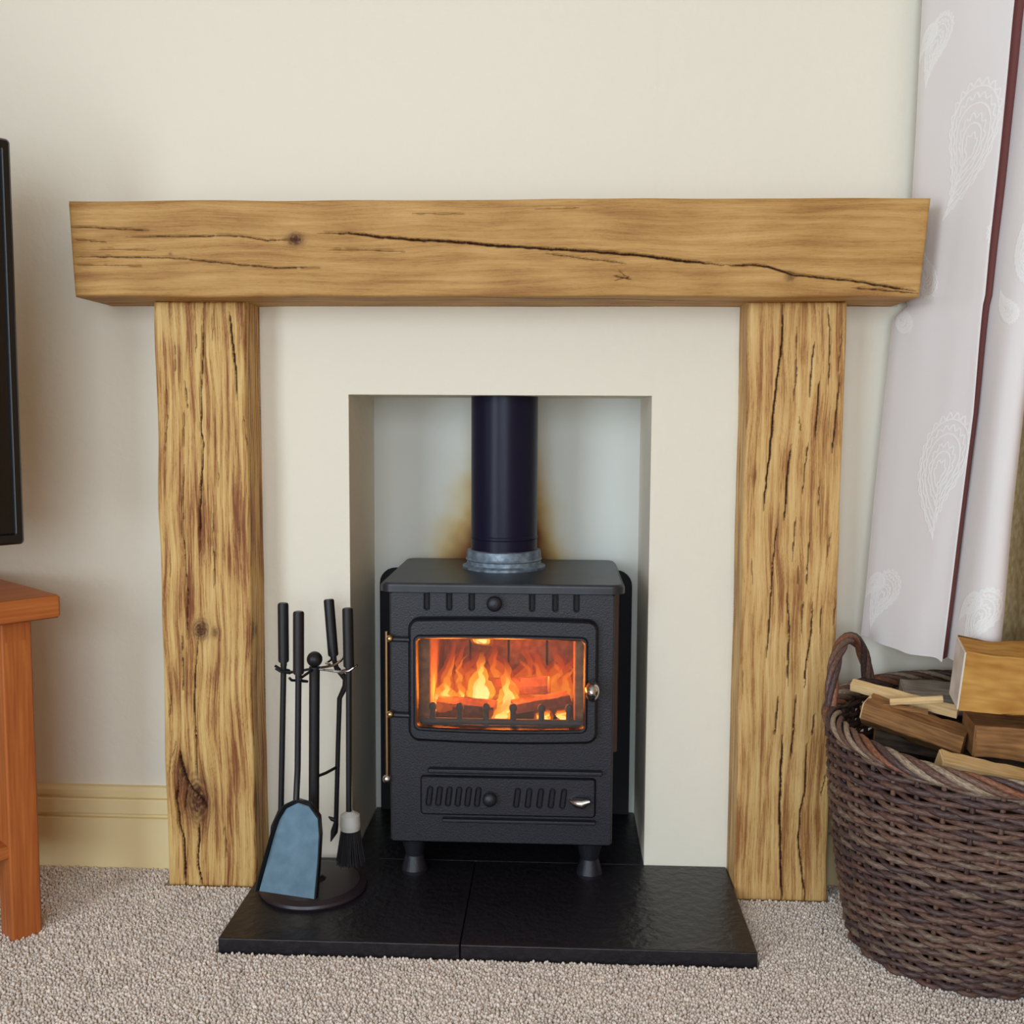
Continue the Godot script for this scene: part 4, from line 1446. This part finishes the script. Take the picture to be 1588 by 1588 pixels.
func log_basket() -> void:
	var wm := [willow(c8(112, 72, 58)), willow(c8(92, 60, 52)), willow(c8(128, 88, 68)), willow(c8(80, 52, 48)), willow(c8(134, 104, 84))]
	var pale := willow(c8(178, 150, 122))
	var red := willow(c8(150, 84, 54))
	var s := thing("log_basket", Vector3(0.7143, 0, 0.203), "round dark brown wicker log basket with twisted handle, beside the right oak post", "basket")
	var n := 40
	var rows := 45
	# stakes
	for k in n:
		var w := TAU * k / n
		var path := []
		for i in 9:
			path.append(basket_at(w, 0.01 + 0.97 * i / 8.0))
		rod_part("stake", path, 0.0036, wm[k % 2 + 2], s, 6)
	# weavers, in front of and behind the stakes by turns
	for r in rows:
		var f := (r + 0.7) / (rows + 0.6)
		var path := []
		var rr := []
		var steps := n * 4
		for i in steps:
			var w := TAU * i / steps
			var o := cos(w * n / 2.0 + PI * r)
			var p := basket_at(w, f, 0.0052 * o)
			p.y += 0.0012 * sin(w * 5.0 + r * 2.1) + 0.0008 * sin(w * n / 2.0 + r)
			path.append(p)
			rr.append(0.0044 + 0.0007 * sin(w * 3.0 + r * 1.7))
		var mb := MB.new()
		mb.tube(path, rr, 6, false, true)
		part("weaver", mb, wm[(r * 3 + r / 4) % 5], s)
	# woven floor
	var fl := MB.new()
	var pr := [Vector2(0.0001, 0.003), Vector2(0.150, 0.003), Vector2(0.152, 0.008), Vector2(0.150, 0.012), Vector2(0.0001, 0.012)]
	fl.lathe(pr, 40, Transform3D(Basis(), Vector3(0.7143, 0, 0.203)))
	part("base", fl, wm[1], s)
	# plaited border: five rods turning about the rim
	var bm := [pale, wm[2], red, wm[3], pale, wm[0]]
	for k in 6:
		var path := []
		var rr := []
		var steps := 150
		for i in steps:
			var w := TAU * i / steps
			var ph := w * 9.0 + TAU * k / 6.0
			var a := rim_at(w)
			var d := Vector3(cos(w), 0, sin(w))
			path.append(a + d * (0.0105 * cos(ph)) + Vector3(0, 0.0085 * sin(ph), 0))
			rr.append(0.0046 + 0.0008 * sin(w * 4.0 + k))
		var mb := MB.new()
		mb.tube(path, rr, 6, false, true)
		part("border_rod", mb, bm[k], s)
	# handles: arches of twisted willow at both ends
	for side in 2:
		var wa := PI + 0.50 if side == 0 else 0.35
		var wb := PI - 0.12 if side == 0 else -0.35
		if side == 0:
			wa = PI + 0.55
			wb = PI + 1.02
		var A := rim_at(PI + 0.22 if side == 0 else 0.4) + Vector3(0, -0.035, 0)
		var B := rim_at(PI + 0.98 if side == 0 else -0.4) + Vector3(0, -0.03, 0)
		var out := Vector3(-0.012 if side == 0 else 0.012, 0, 0)
		var cl := []
		for i in 25:
			var t := i / 24.0
			var e := sin(PI * t)
			cl.append(A.lerp(B, 0.5 - 0.5 * cos(PI * t)) + out * e + Vector3(0, 0.123 * pow(e, 0.75), 0))
		for k in 4:
			var path := []
			for i in 25:
				var t: Vector3 = (cl[mini(i + 1, 24)] - cl[maxi(i - 1, 0)]).normalized()
				var u := t.cross(Vector3(0.8, 0.1, 0.6)).normalized()
				var v := t.cross(u)
				var ph := i * 0.55 + TAU * k / 4.0
				path.append(cl[i] + u * cos(ph) * 0.0052 + v * sin(ph) * 0.0052)
			var mb := MB.new()
			mb.tube(path, 0.0050, 7)
			part("handle", mb, [wm[0], wm[3], red, wm[2]][k], s)


# ------------------------------------------------------------------ split logs
# a split piece: wedge or block section swept from a to b with rough faces; two surfaces are left to the caller
func log_shape(mb: MB, a: Vector3, b: Vector3, hw: float, hh: float, sd: int, roll: float, section: Array = []) -> void:
	var sec := section
	if sec.is_empty():
		sec = [Vector2(-1, -0.8), Vector2(0.9, -1), Vector2(1, 0.5), Vector2(0.2, 1), Vector2(-0.9, 0.7)]
	var t := (b - a).normalized()
	var side := t.cross(Vector3.UP).normalized()
	var up := side.cross(t).normalized()
	side = side.rotated(t, roll)
	up = up.rotated(t, roll)
	var nz := noise(sd, 1.0, 3)
	var L := a.distance_to(b)
	var nl := 14
	# finer points along each edge of the section
	var pts := []
	var nrm := []
	var m := sec.size()
	for i in m:
		var p: Vector2 = sec[i]
		var q: Vector2 = sec[(i + 1) % m]
		for k in 4:
			pts.append(p.lerp(q, 0.04 if k == 0 else 0.92 * k / 3.0 + 0.04))
			var e := q - p
			nrm.append(Vector2(e.y, -e.x).normalized())
	var rings := []
	for i in nl + 1:
		var f := float(i) / nl
		var ring := []
		for k in pts.size():
			var p: Vector2 = pts[k]
			var g := 1.0 + 0.15 * nz.get_noise_2d(f * 2.5, k * 2.3) + 0.06 * nz.get_noise_2d(f * 9.0, k * 5.0)
			var n3: Vector3 = (side * nrm[k].x * hh + up * nrm[k].y * hw).normalized()
			ring.append(mb.v(a.lerp(b, f) + side * p.x * hw * g + up * p.y * hh * g, n3, Vector2(f * L * 4.0, float(k) / pts.size() * 1.2)))
		rings.append(ring)
	for i in nl:
		for k in pts.size():
			var j := (k + 1) % pts.size()
			mb.quad(rings[i][k], rings[i][j], rings[i + 1][j], rings[i + 1][k])
	for e in [0, nl]:
		var n3 := -t if e == 0 else t
		var c := Vector3.ZERO
		for k in pts.size():
			c += mb.V[rings[e][k]]
		var ci := mb.v(c / pts.size(), n3, Vector2(0.5, 0.5))
		var ids := []
		for k in pts.size():
			ids.append(mb.v(mb.V[rings[e][k]], n3, Vector2(0.5 + pts[k].x * 0.1, 0.5 + pts[k].y * 0.1)))
		for k in pts.size():
			mb.tri(ci, ids[k], ids[(k + 1) % pts.size()])


func end_cap(mb: MB, a: Vector3, b: Vector3, hw: float, hh: float, roll: float, sec: Array, grow: float) -> void:
	# the sawn end: a thin slice just proud of the log's end
	var t := (b - a).normalized()
	var side := t.cross(Vector3.UP).normalized()
	var up := side.cross(t).normalized()
	side = side.rotated(t, roll)
	up = up.rotated(t, roll)
	var o := PackedVector2Array()
	for p in sec:
		o.append(Vector2(p.x * hw, p.y * hh) * grow)
	mb.plate(o, -0.002, 0.0022, 0.001, Transform3D(Basis(side, up, -t), a))


func wood_mat(s: int, light: Color, dark: Color, rough := 0.8) -> StandardMaterial3D:
	var w := 256
	var h := 128
	var n2 := noise(s, 1.0, 3)
	var n3 := noise(s + 1, 1.0, 2)
	var im := Image.create(w, h, false, Image.FORMAT_RGB8)
	for y in h:
		for x in w:
			var v := 0.5 + 0.6 * n2.get_noise_2d(x * 0.012, y * 0.22) + 0.35 * n3.get_noise_2d(x * 0.02, y * 0.05)
			im.set_pixel(x, y, dark.lerp(light, clampf(v, 0.0, 1.0)))
	var m := mat(Color.WHITE, rough, 0.0, 0.3)
	m.albedo_texture = ImageTexture.create_from_image(im)
	m.heightmap_enabled = true
	m.heightmap_texture = m.albedo_texture
	m.heightmap_scale = 0.12
	return m


func logs() -> void:
	var golden := wood_mat(501, c8(204, 156, 84), c8(166, 112, 52))
	var brown := wood_mat(511, c8(170, 122, 76), c8(112, 76, 46))
	var grey := wood_mat(521, c8(190, 178, 164), c8(132, 118, 104))
	var sawn := wood_mat(523, c8(236, 224, 212), c8(196, 178, 164))
	var cream := wood_mat(531, c8(236, 206, 158), c8(204, 164, 110))
	var bark := wood_mat(541, c8(112, 96, 80), c8(62, 50, 44), 0.95)
	var block := [Vector2(-1, -0.95), Vector2(0.9, -1), Vector2(1, 0.9), Vector2(-0.95, 1)]
	var wedge := [Vector2(-1, -0.6), Vector2(0.2, -1), Vector2(1, -0.2), Vector2(0.9, 0.9), Vector2(-0.8, 0.8)]
	# each: from, to, half width, half height, roll, section, side wood, end wood, label
	var list := [
		[Vector3(0.651, 0.440, 0.305), Vector3(0.885, 0.425, 0.345), 0.031, 0.044, 0.08, block, golden, sawn, "golden squared log with pale weathered end, topmost in the basket"],
		[Vector3(0.556, 0.362, 0.215), Vector3(0.672, 0.335, 0.285), 0.026, 0.022, 0.15, wedge, brown, cream, "short split brown log at the basket's left edge, with splintered pale end"],
		[Vector3(0.675, 0.352, 0.29), Vector3(0.885, 0.345, 0.32), 0.036, 0.024, 0.0, block, brown, brown, "brown split log lying flat directly beneath the topmost log"],
		[Vector3(0.612, 0.326, 0.355), Vector3(0.80, 0.292, 0.385), 0.020, 0.020, 0.25, wedge, cream, cream, "pale cream split log lying along the front inside the basket rim"],
		[Vector3(0.640, 0.352, 0.115), Vector3(0.83, 0.352, 0.15), 0.030, 0.028, 0.3, wedge, grey, grey, "grey weathered log lying at the back of the basket below the curtain"],
		[Vector3(0.545, 0.389, 0.180), Vector3(0.672, 0.371, 0.255), 0.0075, 0.0065, 0.4, block, cream, cream, "long thin pale kindling strip lying on the left split log"],
		[Vector3(0.560, 0.308, 0.285), Vector3(0.655, 0.276, 0.350), 0.018, 0.018, 0.2, wedge, bark, brown, "dark barked log low at the front left inside the basket"],
		[Vector3(0.59, 0.305, 0.15), Vector3(0.86, 0.29, 0.24), 0.04, 0.03, 0.1, wedge, bark, brown, "dark log in the middle of the basket under the others"],
		[Vector3(0.60, 0.20, 0.27), Vector3(0.86, 0.20, 0.29), 0.045, 0.04, 0.1, wedge, bark, brown, "thick dark log deep in the basket under the front logs"],
	]
	for k in list.size():
		var q: Array = list[k]
		var o := thing("split_log", q[0], q[8], "log", "logs in the wicker basket")
		var mb := MB.new()
		log_shape(mb, q[0], q[1], q[2], q[3], 600 + k * 13, q[4], q[5])
		part("split_face", mb, q[6], o)
		mb = MB.new()
		end_cap(mb, q[0], q[1], q[2], q[3], q[4], q[5], 0.97)
		part("cut_end", mb, q[7], o)
	# splinters at the left log's end
	for k in 4:
		var a := Vector3(0.556 + 0.008 * k, 0.352 + 0.010 * k, 0.225 + 0.006 * k)
		var mb := MB.new()
		log_shape(mb, a, a + Vector3(0.04 + 0.01 * k, -0.004 + 0.012 * (k % 2), 0.012), 0.005, 0.004, 700 + k, 0.5 * k)
		tag(part("kindling_stick", mb, [cream, golden, brown, cream][k]), ["short pale kindling stick lowest among the splinters at the basket's left", "golden kindling stick second lowest among the splinters at the basket's left", "brown kindling stick second highest among the splinters at the basket's left", "short pale kindling stick highest among the splinters at the basket's left"][k], "kindling", "kindling sticks in the basket")
	# a bent pale willow rod along the inside of the back rim
	var path := []
	for i in 20:
		var w := lerpf(PI + 0.75, PI + 2.2, i / 19.0)
		var p := basket_at(w, 0.93, -0.02)
		path.append(p + Vector3(0, 0.012 * sin(PI * i / 19.0), 0))
	var mb2 := MB.new()
	mb2.tube(path, 0.0048, 7)
	tag(part("willow_rod", mb2, cream), "thin pale bent rod lying inside the back rim of the basket", "kindling")


# ------------------------------------------------------------------ carpet pile
func carpet_pile() -> void:
	var floor_node: Node3D = get_node("floor")
	var mb := MB.new()
	mb.lathe([Vector2(0.0013, -0.001), Vector2(0.0021, 0.002), Vector2(0.0019, 0.0042), Vector2(0.0009, 0.0056), Vector2(0.00001, 0.0058)], 5, Transform3D(), false)
	var pm := mat(Color.WHITE, 1.0, 0.0, 0.1)
	pm.vertex_color_use_as_albedo = true
	var step := 0.0041
	var where := []
	var tone := noise(12, 1.0, 3)
	var z := 0.003
	var row := 0
	while z < 0.95:
		var x := -1.25 + (step / 2 if row % 2 else 0.0)
		while x < 1.05:
			var on_hearth := x > -0.392 and x < 0.397 and z < 0.293
			var on_post := z < 0.079 and absf(x) > 0.39 and absf(x) < 0.55
			if not on_hearth and not on_post and not (z < 0.02 and absf(x) > 0.54):
				where.append(Vector2(x + rng.randf_range(-0.001, 0.001), z + rng.randf_range(-0.001, 0.001)))
			x += step
		z += step * 0.88
		row += 1
	var mm := MultiMesh.new()
	mm.transform_format = MultiMesh.TRANSFORM_3D
	mm.use_colors = true
	mm.mesh = mb.mesh()
	mm.instance_count = where.size()
	for i in where.size():
		var p: Vector2 = where[i]
		var sc := rng.randf_range(0.8, 1.25)
		var b := Basis(Vector3(rng.randf_range(-1, 1), 0, rng.randf_range(-1, 1)).normalized(), rng.randf_range(0.0, 0.55)).scaled(Vector3(sc, sc * rng.randf_range(0.75, 1.15), sc))
		mm.set_instance_transform(i, Transform3D(b, Vector3(p.x, 0, p.y)))
		var g := 1.0 + rng.randf_range(-0.16, 0.12) + 0.10 * tone.get_noise_2d(p.x * 14.0, p.y * 14.0)
		mm.set_instance_color(i, Color(0.80 * g, 0.69 * g, 0.61 * g))
	var o := MultiMeshInstance3D.new()
	o.name = "carpet_pile"
	o.multimesh = mm
	o.material_override = pm
	o.set_meta("kind", "stuff")
	floor_node.add_child(o, true)
